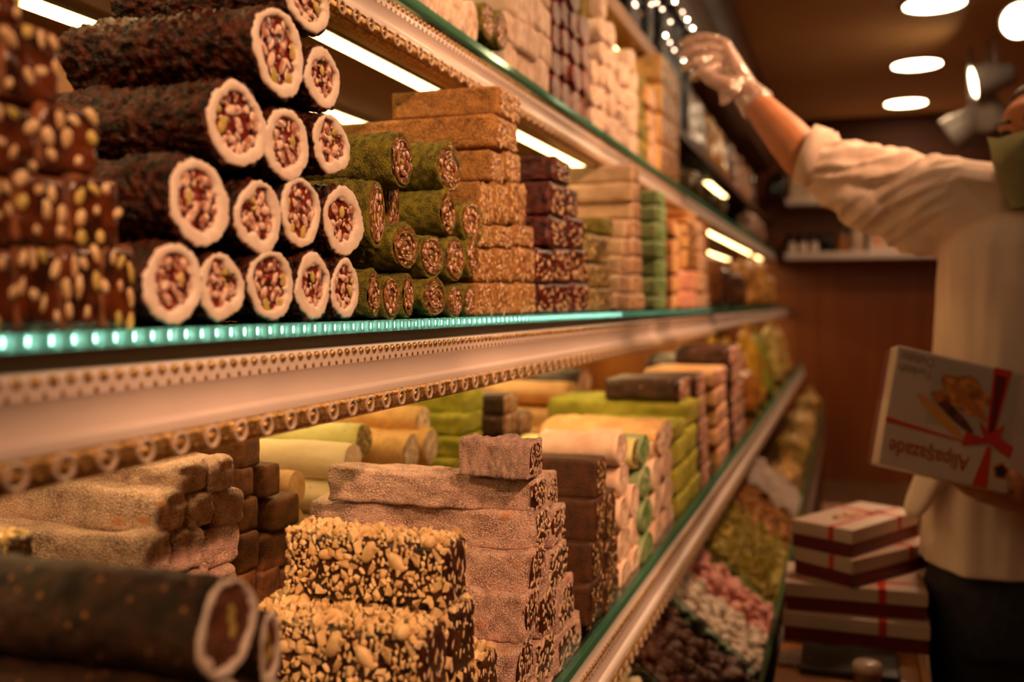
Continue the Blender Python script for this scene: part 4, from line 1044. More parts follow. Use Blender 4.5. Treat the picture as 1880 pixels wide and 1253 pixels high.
# ================================================================ bags of sweets farther along
def bag(name, c1, c2, loc, size, rot, label, group=None, cat='bag', spk=None, gloss=.25, tie=None):
    key = 'bagmat_%s' % name + str(c1)
    m = sweet(key, c1, c2, scale=22, rough=gloss, bump=.5, bscale=40, coat=.6, bdist=.006, specks=spk or ())
    t = empty(name, loc, rot, label, cat, group)
    w, d, h = size
    bm = rbox(d, w, h, .014, min(w, d, h) * .38, .012, 16, loc[1] * 3.1)
    for v in bm.verts:
        v.co.x += d / 2
        k = max(0, v.co.z / h - .8) / .2; v.co.x *= 1 - .8 * k
    obj('body', bm, m, t)
    bm = bmesh.new(); n = 14; V = []
    for i in range(n + 1):
        y = (i / n - .5) * w * .94
        V.append((bm.verts.new((.004 * (-1) ** i, y, h * .96)), bm.verts.new((.006 * (-1) ** i, y * 1.04, h * 1.10)), bm.verts.new((.006 * (-1) ** i + .0015, y * 1.04, h * 1.10)), bm.verts.new((.004 * (-1) ** i + .0015, y, h * .96))))
    for a, b in zip(V, V[1:]):
        for k in range(4): bm.faces.new((a[k], b[k], b[(k + 1) % 4], a[(k + 1) % 4]))
    obj('sealed_top', bm, tie or m, t, smooth=False)
    return t
Y_, G_, P_, O_ = (.85, .52, .04), (.22, .34, .05), (.70, .52, .44), (.62, .26, .04)
sp_nut = [dict(s=40, r=.3, c=(.80, .58, .28), p=.5)]
m_fb = plain('foil', (.6, .5, .45), .25, .6)
# leaning on the far lower shelf
for i, (px, py, dm, sz, cc, lab) in enumerate([
    (1345, 655, 3.60, (.16, .07, .32), (Y_, (.62, .36, .03)), 'bright yellow bag leaning on the far lower shelf, nearest of the row'),
    (1395, 668, 4.05, (.18, .07, .31), ((.80, .48, .05), (.50, .26, .03)), 'yellow orange bag on the far lower shelf behind the bright yellow one'),
    (1425, 690, 4.5, (.20, .08, .28), (G_, (.40, .30, .04)), 'green edged bag on the far lower shelf beside the yellow bags'),
    (1375, 735, 3.75, (.15, .08, .17), (O_, (.36, .13, .03)), 'orange brown bag on the far lower shelf, front of the yellow bags'),
    (1448, 640, 5.2, (.20, .09, .30), ((.74, .50, .20), (.40, .34, .06)), 'large cream and green bag under the middle shelf end'),
    (1470, 655, 5.8, (.20, .09, .28), ((.60, .34, .10), (.30, .14, .04)), 'brown cream bag farthest along the lower shelf')]):
    p = at(px, py, dm); bag('sweet_bag', cc[0], cc[1], (min(p.x, XL - .06), p.y, ZL), sz, (0, R(-10), R(-8 + 5 * (i % 3))), lab, 'bags on the far lower shelf', spk=sp_nut if i > 2 else None)
# standing in the far trays
for i, (px, py, dm, sz, cc, lab) in enumerate([
    (1425, 905, 3.65, (.26, .12, .17), ((.80, .50, .16), (.44, .24, .06)), 'open bag of golden cookies with white tissue in the tray counter'),
    (1420, 800, 4.3, (.26, .14, .20), ((.56, .40, .08), (.34, .22, .05)), 'yellow brown sweet bag below the fascia of the lower shelf'),
    (1450, 745, 5.0, (.28, .14, .22), ((.78, .50, .22), (.50, .34, .10)), 'tall cream bag of sweets against the glass front'),
    (1480, 735, 5.7, (.28, .14, .24), ((.66, .40, .16), (.34, .24, .05)), 'farthest speckled bag standing in the tray counter')]):
    p = at(px, py, dm); bag('sweet_bag', cc[0], cc[1], (-.235, p.y, CH - .77), (sz[0], sz[1], sz[2] + .02), (0, R(6), R(-6 + 4 * (i % 3))), lab, 'bags standing in the tray counter', spk=sp_nut, gloss=.35)
# white tissue between clusters and bags
bm = bmesh.new(); n = 26; V = []
for i in range(n + 1):
    row = []
    for j in range(n + 1):
        u, v = i / n, j / n; x = -.34 + .20 * u; y = 3.30 + .22 * v
        row.append(bm.verts.new((x + .01 * n3((u, v, 0), 5, 3), y, heap_z(x) + .055 + .05 * v - .02 * u + .022 * n3((u, v, 0), 7, 1) + .01 * n3((u, v, 0), 16, 2))))
    V.append(row)
for i in range(n):
    for j in range(n): bm.faces.new((V[i][j], V[i + 1][j], V[i + 1][j + 1], V[i][j + 1]))
bmesh.ops.solidify(bm, geom=bm.faces[:], thickness=.0012)
o = obj('tissue_paper', bm, sweet('tissue', (.62, .50, .42), (.74, .62, .54), scale=8, rough=.6, bump=.3)); tag(o, 'crumpled white tissue paper between the open heaps and the cookie bag', 'tissue paper')
# ================================================================ counter in the aisle with gift boxes
ct = empty('serving_counter', (0, 0, 0), label='low wooden serving counter on which the gift boxes are stacked', cat='counter')
obj('counter_top', BX(-.110, .125, 1.1, 2.38, ZTAB - .03, ZTAB, bev=.003), m_wood_counter, ct, smooth=False)
obj('edge_strip', BX(.1255, .138, 1.1, 2.38, ZTAB - .034, ZTAB + .001, bev=.002), wood('edge_wood', (.50, .25, .10), (.62, .34, .15), axis='y'), ct, smooth=False)
obj('front_panel', BX(-.108, .122, 1.12, 2.36, 0, ZTAB - .0305), m_wood_dark, ct, smooth=False)
m_lid = sweet('gift_box_lid', (.56, .43, .36), (.62, .49, .41), scale=6, rough=.35, bump=0, coat=.2)
m_maroon = plain('maroon_card', (.13, .012, .010), .45)
m_rib = plain('red_ribbon_print', (.55, .045, .02), .35)
m_print = sweet('printed_sweets', (.20, .06, .02), (.75, .30, .08), scale=60, rough=.35, bump=0)
m_printd = sweet('printed_chocolate', (.06, .02, .01), (.16, .05, .02), scale=60, rough=.35, bump=0)
m_text = plain('red_brown_lettering', (.42, .075, .035), .4)
m_textg = plain('grey_lettering', (.36, .27, .22), .4)
def gift_box(loc, rz, w, d, h, label, top=True, rot=None):
    """w along local x, d along local y"""
    t = empty('gift_box', loc, (0, 0, rz), label, 'gift box', 'white and maroon gift boxes')
    obj('box_base', BX(.002, w - .002, .002, d - .002, 0, h * .5, bev=.001), m_maroon, t, smooth=False)
    l = obj('lid', BX(0, w, 0, d, h * .5, h, bev=.0015), m_lid, t, smooth=False)
    bm = bmesh.new(); e = .0006
    for (x0, x1, y0, y1) in ((w * .66, w * .66 + .014, -e, d + e),): 
        bx(bm, x0, x1, y0, y1, h * .5, h + e)
    for (x0, x1, y0, y1) in ((-e, w + e, d * .30, d * .30 + .011),):
        bx(bm, x0, x1, y0, y1, h * .5, h + e * .9)
    obj('ribbon', bm, m_rib, l, smooth=False)
    if top:
        bm = bmesh.new()
        for k in range(7):
            c = (w * (.30 + .05 * k), d * (.55 + .05 * math.sin(k * 2)), h + .0005); ball(bm, c, (w * .07, d * .10, .0008), 10, 4)
        obj('printed_picture', bm, m_print, l)
        bm = bmesh.new()
        for s in (-1, 1):
            tube(bm, [(w * .68, d * .33, h + .001), (w * .68 + s * .022, d * .33 + .018, h + .001), (w * .68 + s * .030, d * .33 + .004, h + .001), (w * .68, d * .33, h + .001)], .0022, 6, sy=.4)
        obj('ribbon_bow', bm, m_rib, l)
    return t
hB = .0525
F = Vector((.014, 1.908)); ang = math.atan2(.87, .49)
gift_box((F.x, F.y, ZTAB + 3 * hB), ang, .262, .130, hB, 'white lidded gift box with printed sweets on its lid, topmost of the counter stack')
gift_box((F.x + .000, F.y - .015, ZTAB + 2 * hB), ang - .12, .27, .135, hB, 'white and maroon gift box directly under the topmost one on the counter')
gift_box((-.105, 1.90, ZTAB + hB), R(2), .250, .155, hB, 'gift box with a red bow on its side, third down in the counter stack', top=False)
gift_box((-.108, 1.885, ZTAB), R(-1), .255, .16, hB, 'gift box at the bottom of the counter stack, resting on the wooden top', top=False)
# black tray, jar cap and paper on the counter
o = obj('serving_tray', BX(-.07, .09, 1.715, 1.86, ZTAB, ZTAB + .012, bev=.004), m_black, smooth=False); tag(o, 'flat black tray lying in front of the gift box stack', 'tray')
t = empty('jar', on_z(1592, 1262, ZTAB + .0), label='small jar with a pale rounded lid at the bottom edge of the photo', cat='jar')
bm = bmesh.new(); lathe(bm, [(0, 0), (.020, 0), (.022, .003), (.022, .022), (.020, .026), (0, .026)], 24); obj('jar_body', bm, plain('brown_glass', (.16, .07, .03), .2, coat=.5), t)
bm = bmesh.new(); lathe(bm, [(.021, .026), (.0235, .027), (.024, .036), (.021, .041), (.010, .043), (0, .0432)], 24); obj('jar_lid', bm, m_lid, t)
bm = bmesh.new(); n = 12; V = [[bm.verts.new((-.108 + .055 * i / n, 1.74 + .07 * j / n, ZTAB + .004 + .014 * abs(n3((i, j, 0), .35, 4)))) for j in range(n + 1)] for i in range(n + 1)]
for i in range(n):
    for j in range(n): bm.faces.new((V[i][j], V[i + 1][j], V[i + 1][j + 1], V[i][j + 1]))
bmesh.ops.solidify(bm, geom=bm.faces[:], thickness=.001)
o = obj('paper_napkin', bm, m_lid); tag(o, 'crumpled pale napkin at the left edge of the wooden counter', 'napkin')
# dark crates on the floor beyond the counter
for i, (x, y, z, w, d, h, lab) in enumerate([(.03, 2.9, 0, .30, .5, .50, 'dark brown cabinet standing beyond the counter, behind the gift box stack'),
                                     (.03, 2.95, .501, .26, .35, .10, 'brown carton on the dark cabinet beyond the counter'),
                                     (.04, 2.98, .602, .22, .30, .09, 'upper brown carton on the dark cabinet beyond the counter')]):
    t = empty('dark_cabinet' if i == 0 else 'carton', (x, y, z), label=lab, cat='cabinet' if i == 0 else 'box')
    mm = [m_wood_dark, plain('carton_brown', (.17, .07, .03), .7), plain('carton_brown', (.17, .07, .03), .7)][i]
    obj('body', BX(-w / 2, w / 2, 0, d, 0, h, bev=.004), mm, t, smooth=False)
    if i == 0:
        for k in range(3): dd = obj('drawer', BX(-w / 2 + .02, w / 2 - .02, -.012, -.0005, .04 + k * .19, .21 + k * .19, bev=.002), m_wood_dark, t, smooth=False); obj('handle', BX(-.05, .05, -.022, -.0125, .12 + k * .19, .13 + k * .19), m_chrome, dd, smooth=False)
    else: obj('paper_label', BX(-.05, .06, -.001, -.0002, h * .3, h * .7), m_lid, t, smooth=False)
# ================================================================ far wall shelf goods
def bottle(name, loc, r, h, body, capm, label, group, neck=.35, cat='bottle'):
    t = empty(name, loc, label=label, cat=cat, group=group)
    bm = bmesh.new(); lathe(bm, [(0, 0), (r * .95, 0), (r, .006), (r, h * .62), (r * .85, h * .72), (r * neck, h * .82), (r * neck, h * .93), (0, h * .93)], 20); obj('glass_body', bm, body, t)
    bm = bmesh.new(); lathe(bm, [(0, h), (r * (neck + .08), h), (r * (neck + .08), h * .90), (0, h * .90)], 16); obj('cap', bm, capm, t)
    return t
m_dglass = plain('dark_glass', (.012, .010, .012), .08, coat=.8)
m_amb = plain('amber_glass', (.30, .13, .04), .1, coat=.6)
zs = ZU - .012; yw = YF - .17
xw = lambda px: on_y(px, 465, yw).x
for i, px in enumerate([1450, 1468, 1487, 1505, 1524]):
    bottle('dark_bottle', (xw(px), yw + .05 * (i % 2), zs), .036, .16, m_dglass, m_dglass, 'dark bottle on the lower wall shelf, %s of the five' % ordw(i, 5), 'dark bottles on the wall shelf', neck=.5)
for i, px in enumerate([1455, 1475, 1495]):
    bottle('white_jar', (xw(px), yw - .10, zs), .032, .075, m_lid, m_lid, 'small white capped jar in front of the dark bottles, %s of three' % ordw(i, 3), 'white jars on the wall shelf', neck=.8, cat='jar')
bottle('amber_jar', (xw(1548), yw, zs), .05, .18, m_amb, m_black, 'amber jar on the wall shelf between dark bottles and white boxes', None, neck=.7, cat='jar')
bottle('tall_jar', (xw(1573), yw - .03, zs), .052, .24, sweet('clear_jar', (.40, .30, .22), (.55, .42, .32), scale=12, bump=0, rough=.1), m_wood_dark, 'tall pale jar with dark rim beside the white boxes on the wall shelf', None, neck=.85, cat='jar')
for i, px in enumerate([1611, 1642, 1673]):
    t = empty('white_box', (xw(px), yw - .06, zs), label='white box with a small orange heart on the wall shelf, %s of three' % ordw(i, 3), cat='box', group='white heart boxes on the wall shelf')
    obj('carton', BX(-.062, .062, 0, .09, 0, .21, bev=.003), m_lid, t, smooth=False)
    bm = bmesh.new(); ball(bm, (-.012, -.0012, .085), (.017, .0016, .017), 12, 6); ball(bm, (.012, -.0012, .085), (.017, .0016, .017), 12, 6); ball(bm, (0, -.0012, .070), (.019, .0016, .022), 12, 6)
    obj('heart_print', bm, plain('orange_print', (.72, .22, .06), .4), t)
for i, px in enumerate([1702, 1722]):
    t = empty('green_tin', (xw(px), yw, zs), label='dark green tin beside the white boxes, %s of two' % ['the left', 'the right'][i], cat='tin', group='green tins')
    obj('tin_body', BX(-.035, .035, 0, .07, 0, .09, bev=.005), plain('green_paint', (.05, .07, .02), .3), t, smooth=False); obj('tin_lid', BX(-.037, .037, -.002, .072, .0905, .10, bev=.003), m_black, t, smooth=False)
zs2 = ZU + .385
for i, (px, c, h, lab) in enumerate([(1432, m_dglass, .22, 'dark bottle at the left end of the upper wall shelf'), (1418, m_dglass, .20, 'second dark bottle tucked behind the packages on the upper wall shelf')]):
    bottle('dark_bottle', (on_y(px, 375, yw).x, yw, zs2), .05, h, c, m_dglass, lab, None, neck=.5)
for i, px in enumerate([1463, 1492]):
    t = empty('cream_box', (on_y(px, 375, yw).x, yw - .05, zs2), label='cream box on the upper wall shelf under the forearm, %s one' % ['left', 'right'][i], cat='box', group='cream boxes on the upper wall shelf')
    obj('carton', BX(-.05, .05, 0, .09, 0, .19, bev=.003), m_beige, t, smooth=False); obj('label', BX(-.03, .03, -.0015, -.0002, .06, .12), m_lid, t, smooth=False)
# ================================================================ far cabinet unit: packages
def pk(name, c1, c2, X, Yv, Z, sz, rz, label, group, gl=.2, lean=-6): return bag(name, c1, c2, (X, Yv, Z), sz, (0, R(lean), R(rz)), label, group, cat='package', gloss=gl)
ztf = ZTF
far = [((.40, .33, .34), (.60, .48, .44), 'silver crinkled package on the far top shelf right behind the glove'), ((.60, .48, .44), (.34, .26, .32), 'lilac silver package on the far top shelf, beyond the glove'),
       ((.85, .50, .08), (.55, .16, .04), 'glittering yellow and red package on the far top shelf by the wrist'), ((.78, .42, .07), (.45, .22, .05), 'golden package on the far top shelf under the forearm'),
       ((.12, .07, .05), (.22, .12, .07), 'dark brown package on the far top shelf under the forearm'), ((.60, .44, .40), (.36, .16, .10), 'pinkish silver package on the far top shelf past the forearm'),
       ((.45, .33, .30), (.62, .28, .10), 'grey and orange package at the far end of the top shelf'), ((.08, .05, .04), (.16, .08, .05), 'dark package at the very end of the far top shelf')]
ys = [4.05, 4.35, 4.7, 5.05, 5.4, 5.8, 6.3, 6.8]
for i, (c1, c2, lab) in enumerate(far): pk('foil_package', c1, c2, XT - .06, ys[i], ztf, (.24, .09, .27), (i * 37 % 13) - 6, lab, 'foil packages on the far top shelf')
# dark blue glossy gift bags with sequins: near top shelf end and start of the far unit
m_blue = sweet('midnight_foil', (.003, .003, .006), (.010, .014, .034), scale=18, rough=.35, bump=.6, bscale=60, coat=.0, spec=.3, bdist=.004)
m_seq = plain('sequin', (.85, .78, .70), .18, 1)
def dark_bag(X, Yv, Z, h, w, label, seed):
    r_ = random.Random(seed); t = empty('sequin_gift_bag', (X, Yv, Z), (0, 0, R(r_.uniform(-8, 8))), label, 'gift bag', 'dark sequin gift bags on the top shelf')
    obj('bag_body', rbox(.10, w, h, .02, .012, .006, 20, seed), m_blue, t)
    bm = bmesh.new()
    for _ in range(20):
        u = r_.random()
        ball(bm, (.003, r_.uniform(-.45, .45) * w, r_.uniform(.04, .96) * h) if u < .6 else (r_.uniform(-.095, -.005), -w / 2 - .003, r_.uniform(.04, .96) * h), .0048, 10, 6)
    tag(obj('sequins', bm, m_seq, t), kind='stuff')
    bm = bmesh.new(); tube(bm, [(-.05, -w * .25, h - .01), (-.05, -w * .2, h + .06), (-.05, w * .2, h + .06), (-.05, w * .25, h - .01)], .004, 8); obj('cord_handle', bm, m_white, t)
nm = ['nearest', 'second', 'third', 'fourth', 'fifth', 'sixth', 'seventh']
for i, (y, h, w) in enumerate([(2.05, .30, .18), (2.32, .34, .2), (2.60, .36, .2), (2.88, .34, .19), (3.12, .36, .18)]):
    dark_bag(XT - .03, y, ZT, h, w, 'midnight blue sequined gift bag on the near top shelf, %s along the row' % nm[i], 50 + i)
for i, (y, h, w) in enumerate([(3.42, .50, .2), (3.66, .50, .2), (3.88, .46, .18)]):
    dark_bag(XT - .03, y, ztf, h, w, 'midnight blue sequined gift bag standing left of the gloved hand, %s along' % nm[i], 60 + i)
m_glint = emit('glint_glow', (1, .80, .55), 26); m_glint_dim = emit('dim_glint_glow', (1, .60, .40), 9)  # glow put in for small bright highlights on the dark bags
t = empty('glint_dots', (XT + .012, 0, ZT), label='added glowing dots imitating warm glints in front of the midnight blue gift bags', cat='imitated glints')
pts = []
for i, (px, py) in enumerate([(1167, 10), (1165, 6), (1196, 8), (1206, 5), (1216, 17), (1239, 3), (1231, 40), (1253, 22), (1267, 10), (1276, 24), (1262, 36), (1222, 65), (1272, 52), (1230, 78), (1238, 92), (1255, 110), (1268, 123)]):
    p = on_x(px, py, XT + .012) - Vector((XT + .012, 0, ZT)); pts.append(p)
    bm = bmesh.new(); ball(bm, p, .0042, 10, 6); obj('glint_dot', bm, m_glint if i in (5, 10, 12, 15, 16, 11) else m_glint_dim, t)
bm = bmesh.new(); tube(bm, [p + Vector((-.006, 0, .004)) for p in pts], .0012, 5); obj('added_wire', bm, m_black, t)  # made-up wire joining the glowing highlight dots
# far middle and upper shelf packages
spec = [
 (XM - .05, 3.42, ZM, (.26, .12, .20), (.30, .12, .03), (.12, .05, .02), 'brown package just beyond the divider on the middle shelf'),
 (XM - .05, 3.78, ZM, (.30, .12, .17), (.045, .02, .012), (.09, .035, .018), 'dark chocolate package on the far middle shelf, second from the divider'),
 (XM - .05, 4.25, ZM, (.36, .12, .16), (.06, .022, .012), (.12, .05, .02), 'long dark package in the middle of the far middle shelf'),
 (XM - .05, 4.85, ZM, (.40, .12, .22), (.62, .30, .07), (.32, .13, .04), 'orange brown package leaning on the far middle shelf'),
 (XM - .05, 5.45, ZM, (.40, .12, .26), (.74, .40, .10), (.40, .18, .04), 'golden package on the far middle shelf'),
 (XM - .05, 6.1, ZM, (.44, .12, .20), (.66, .34, .08), (.30, .14, .04), 'farthest golden package on the middle shelf'),
 (XU - .05, 3.60, ZU, (.30, .12, .10), (.05, .045, .012), (.09, .07, .02), 'dark green low box beyond the divider on the upper shelf'),
 (XU - .05, 4.3, ZU, (.40, .12, .08), (.04, .035, .012), (.08, .06, .02), 'long dark green packet on the far upper shelf'),
 (XU - .05, 6.0, ZU, (.30, .12, .16), (.50, .36, .30), (.16, .08, .05), 'grey and brown package on the far upper shelf'),
 (XU - .05, 6.5, ZU, (.30, .12, .16), (.40, .22, .14), (.12, .06, .04), 'speckled brown package near the end of the far upper shelf')]
for i, (X, Yv, Z, sz, c1, c2, lab) in enumerate(spec): pk('package', c1, c2, X, Yv, Z, sz, 3, lab, 'packages in the far cabinet unit', gl=.35, lean=-4)
# ================================================================ person reaching up to the shelf
def voxel(bm, size, smooth=4, sub=0):
    me = bpy.data.meshes.new('tmp'); bm.to_mesh(me); bm.free()
    o = bpy.data.objects.new('tmp', me); COL.objects.link(o)
    md = o.modifiers.new('r', 'REMESH'); md.mode = 'VOXEL'; md.voxel_size = size; md.use_smooth_shade = True
    ms = o.modifiers.new('s', 'SMOOTH'); ms.iterations = smooth; ms.factor = .5
    bpy.context.view_layer.update()
    dg = bpy.context.evaluated_depsgraph_get()
    out = bpy.data.meshes.new_from_object(o.evaluated_get(dg)); bpy.data.objects.remove(o, do_unlink=True); bpy.data.meshes.remove(me)
    for p in out.polygons: p.use_smooth = True
    return out
def cap(bm, a, b, ra, rb, n=14, sq=1.0):
    """tapered capsule"""
    a, b = Vector(a), Vector(b); t = (b - a).normalized(); pts, rad = [], []
    for k in (1.0, .8, .45): pts.append(a - t * ra * math.sin(k * math.pi / 2)); rad.append(max(.0003, ra * math.cos(k * math.pi / 2)))
    for k in range(7): f = k / 6; pts.append(a.lerp(b, f)); rad.append(ra + (rb - ra) * f)
    for k in (.45, .8, 1.0): pts.append(b + t * rb * math.sin(k * math.pi / 2)); rad.append(max(.0003, rb * math.cos(k * math.pi / 2)))
    tube(bm, pts, rad, n, sy=sq)
def limb(bm, pts, rad, n=16): 
    for (a, b), (ra, rb) in zip(zip(pts, pts[1:]), zip(rad, rad[1:])): cap(bm, a, b, ra, rb, n)
RGT = Vector((math.cos(YAW), math.sin(YAW), 0)); FWD = Vector((-math.sin(YAW), math.cos(YAW), 0)); UP = Vector((0, 0, 1))
def lathe_rings(bm, rings, n=40, fold=0.0, seed=0, cuts=None):
    """rings: (centre, half width along RGT, half depth along FWD)"""
    R_ = []
    for i, (c, a, b) in enumerate(rings):
        rg = []
        for k in range(n):
            th = 2 * math.pi * k / n
            f = 1 + fold * noise.noise(Vector((math.cos(th) * 4.5, math.sin(th) * 4.5, c.z * 1.3 + seed)))
            e = .82
            cx = math.copysign(abs(math.cos(th)) ** e, math.cos(th)); sx = math.copysign(abs(math.sin(th)) ** e, math.sin(th))
            rg.append(bm.verts.new(c + RGT * cx * a * f + FWD * sx * b * f))
        R_.append(rg)
    for a, b in zip(R_, R_[1:]):
        for k in range(n): bm.faces.new((a[k], a[(k + 1) % n], b[(k + 1) % n], b[k]))
    bm.faces.new(list(reversed(R_[0]))); bm.faces.new(R_[-1])
m_skin = sweet('skin', (.46, .19, .08), (.52, .22, .10), scale=30, rough=.5, bump=.15, bscale=300, sub=.1, bdist=.0006)
m_shirt = sweet('cream_shirt', (.80, .65, .56), (.86, .71, .62), scale=12, rough=.8, bump=.25, bscale=500, bdist=.0006)
m_trous = sweet('dark_blue_trousers', (.014, .016, .022), (.028, .030, .038), scale=60, rough=.8, bump=.3, bscale=600, bdist=.0006)
m_mask = sweet('green_mask', (.42, .44, .27), (.48, .50, .32), scale=10, rough=.8, bump=.15)
m_hair = sweet('black_hair', (.010, .007, .006), (.035, .022, .016), scale=60, rough=.5, bump=.8, bscale=300, stretch=(1, 1, .3))
HIP = at(1868, 1010, 1.84); WAI = at(1880, 760, 1.83); CHE = at(1890, 520, 1.81); NEC = at(1905, 372, 1.80)
SR = at(1800, 392, 1.83); SL = at(2020, 405, 1.74); ER = at(1480, 292, 1.95); WR = at(1378, 178, 2.10)
HD = at(1932, 262, 1.74)
per = empty('person', (HIP.x, HIP.y, 0), label='person in cream shirt and green face mask reaching up with a gloved hand', cat='person')
pinv = Matrix.Translation(-Vector(per.location))
bm = bmesh.new()
# trunk
lathe_rings(bm, [(HIP - UP * .10, .15, .10), (HIP, .155, .11), (WAI, .13, .095), (CHE, .15, .11), (CHE.lerp(NEC, .6), .14, .10), (NEC - UP * .01, .06, .06)], 24)
limb(bm, [NEC - UP * .06, HD - UP * .05], [.058, .055])
# head: skull, face, jaw, nose, ears
fd = (-RGT * .90 - FWD * .42).normalized(); sd = fd.cross(UP).normalized()
Rm = Matrix((fd, sd, UP)).transposed()
def hp(f, s, u): return HD + fd * f + sd * s + UP * u
ball(bm, hp(-.012, 0, .030), (.098, .077, .086), 24, 16, rot=Rm); ball(bm, hp(.018, 0, -.030), (.072, .064, .082), 24, 16, rot=Rm)
ball(bm, hp(.048, 0, -.080), (.034, .034, .026), 14, 10, rot=Rm); ball(bm, hp(.045, 0, .040), (.048, .058, .040), 16, 10, rot=Rm)
cap(bm, hp(.082, 0, .018), hp(.108, 0, -.022), .009, .014); 
for s in (-1, 1):
    ball(bm, hp(.100, s * .012, -.026), (.010, .008, .008), 10, 6, rot=Rm); ball(bm, hp(-.008, s * .078, -.005), (.020, .008, .033), 12, 8, rot=Rm)
    cap(bm, hp(.084, s * .014, .026), hp(.072, s * .048, .026), .009, .007); ball(bm, hp(.058, s * .042, -.022), (.028, .022, .020), 12, 8, rot=Rm)
ball(bm, hp(.083, 0, -.055), (.012, .024, .006), 12, 6, rot=Rm); ball(bm, hp(.081, 0, -.066), (.011, .021, .007), 12, 6, rot=Rm)
# right arm, reaching; hand with five fingers
limb(bm, [SR, ER], [.058, .047]); EL2 = ER.lerp(WR, .35)
limb(bm, [ER, EL2, WR], [.046, .043, .027])
def P(x, y, d): return at(x, y, d)
def hand(bm, grow=0.0):
    K = [P(1327, 82, 2.19), P(1330, 98, 2.175), P(1331, 114, 2.165), P(1331, 129, 2.16)]
    for k in K: cap(bm, WR, k, .022 + grow, .0125 + grow)
    cap(bm, WR.lerp(K[0], .5), K[3].lerp(WR, .4), .018 + grow, .018 + grow)
    F_ = [[K[0], P(1300, 72, 2.20), P(1273, 73, 2.21), P(1256, 80, 2.215)], [K[1], P(1300, 90, 2.18), P(1272, 92, 2.18), P(1255, 101, 2.185)],
          [K[2], P(1302, 109, 2.165), P(1276, 113, 2.16), P(1261, 122, 2.165)], [K[3], P(1307, 127, 2.155), P(1287, 132, 2.15), P(1275, 141, 2.155)]]
    for i, f in enumerate(F_): limb(bm, f, [.0105 + grow, .0098 + grow, .0088 + grow, .0078 + grow])
    T = [P(1362, 158, 2.11), P(1338, 158, 2.10), P(1312, 148, 2.11), P(1292, 134, 2.13)]
    limb(bm, T, [.017 + grow, .014 + grow, .0115 + grow, .009 + grow])
hand(bm)
# left arm under the held box
EL = at(2010, 850, 1.66); WL = at(1905, 925, 1.66); PL = at(1838, 918, 1.66)
limb(bm, [SL, EL], [.058, .045]); limb(bm, [EL, WL], [.043, .029]); 
KL = [at(1800, 893, 1.64), at(1797, 902, 1.66), at(1800, 908, 1.685), at(1808, 910, 1.71)]
for k in KL: cap(bm, WL, k, .026, .014)
for i, k in enumerate(KL):
    tip = at(1742 + 5 * i, 880 + i * 2, 1.655 + .022 * i); limb(bm, [k, k.lerp(tip, .5) + UP * -.004, tip + UP * .002], [.0115, .0105, .0085])
limb(bm, [at(1880, 905, 1.62), at(1872, 890, 1.60), at(1862, 872, 1.597)], [.016, .013, .0105])
# legs
for s, dz in ((-1, 0), (1, .06)):
    h = HIP + RGT * s * .075 - UP * .06 + FWD * dz; k = h - UP * .38 + RGT * .02; a = Vector((k.x, k.y, .09)) + RGT * .02
    limb(bm, [h, k, a], [.085, .058, .042]); cap(bm, a - UP * .05, a - UP * .055 - RGT * .15, .035, .032)
me = voxel(bm, .0042, 5); me.transform(pinv); link('body', me, m_skin, per)
# hair and brows
bm = bmesh.new(); ball(bm, hp(-.022, 0, .045), (.100, .083, .084), 32, 20, rot=Rm)
for v in bm.verts:
    v.co += (v.co - HD).normalized() * .006 * n3(v.co, 60, 2)
me = voxel(bm, .004, 1)
bmx = bmesh.new(); bmx.from_mesh(me)
dead = [v for v in bmx.verts if ((v.co - HD).dot(fd) > .055 and (v.co - HD).z < .082) or (v.co - HD).z < -.03]
bmesh.ops.delete(bmx, geom=dead, context='VERTS'); bmx.to_mesh(me); bmx.free(); me.transform(pinv); link('hair', me, m_hair, per)
bm = bmesh.new()
bm.free()
for s in (-1, 1):
    bm = bmesh.new(); cap(bm, hp(.092, s * .016, .032), hp(.080, s * .052, .034), .004, .003, 8); bm.transform(pinv); obj('eyebrow', bm, m_hair, per)
    bm = bmesh.new(); ball(bm, hp(.079, s * .031, .012), (.010, .013, .008), 12, 8, rot=Rm); bm.transform(pinv); obj('eye', bm, m_hair, per)
# face mask with ear loops
bm = bmesh.new(); V = []; nu, nv = 22, 16
for i in range(nu + 1):
    row = []; u = -1 + 2 * i / nu
    for j in range(nv + 1):
        v = j / nv; w = .078 * (1 - .12 * v)
        f = .128 * (1 - .62 * abs(u) ** 2.2) - .052 * v ** 1.5 - .004 * abs(math.sin(v * 9)) + .006
        z = .006 - .124 * v - .008 * (1 - abs(u)) * (1 - v) + .010 * (abs(u)) * (1 - v)
        row.append(bm.verts.new(hp(f, u * w, z)))
    V.append(row)
for i in range(nu):
    for j in range(nv): bm.faces.new((V[i][j], V[i + 1][j], V[i + 1][j + 1], V[i][j + 1]))
bmesh.ops.solidify(bm, geom=bm.faces[:], thickness=.002)
for s in (-1, 1):
    for a, b in (((.050, -.005), (-.010, .022)), ((.028, -.095), (-.012, -.035))): tube(bm, [hp(a[0], s * .077, a[1]), hp(b[0], s * .086, b[1])], .0014, 6)
bm.transform(pinv); obj('face_mask', bm, m_mask, per)
# shirt: torso, shoulders and the raised sleeve
bm = bmesh.new()
HEM = at(1872, 1035, 1.84)
lathe_rings(bm, [(HEM, .172, .140), (HIP + UP * .06, .165, .132), (WAI + UP * -.03, .163, .126), (WAI.lerp(CHE, .5), .158, .125), (CHE, .163, .127), (CHE.lerp(NEC, .45), .165, .118), (CHE.lerp(NEC, .8), .12, .095), (NEC + UP * -.012, .072, .070), (NEC + UP * .012, .066, .066)], 72, fold=.02, seed=3)
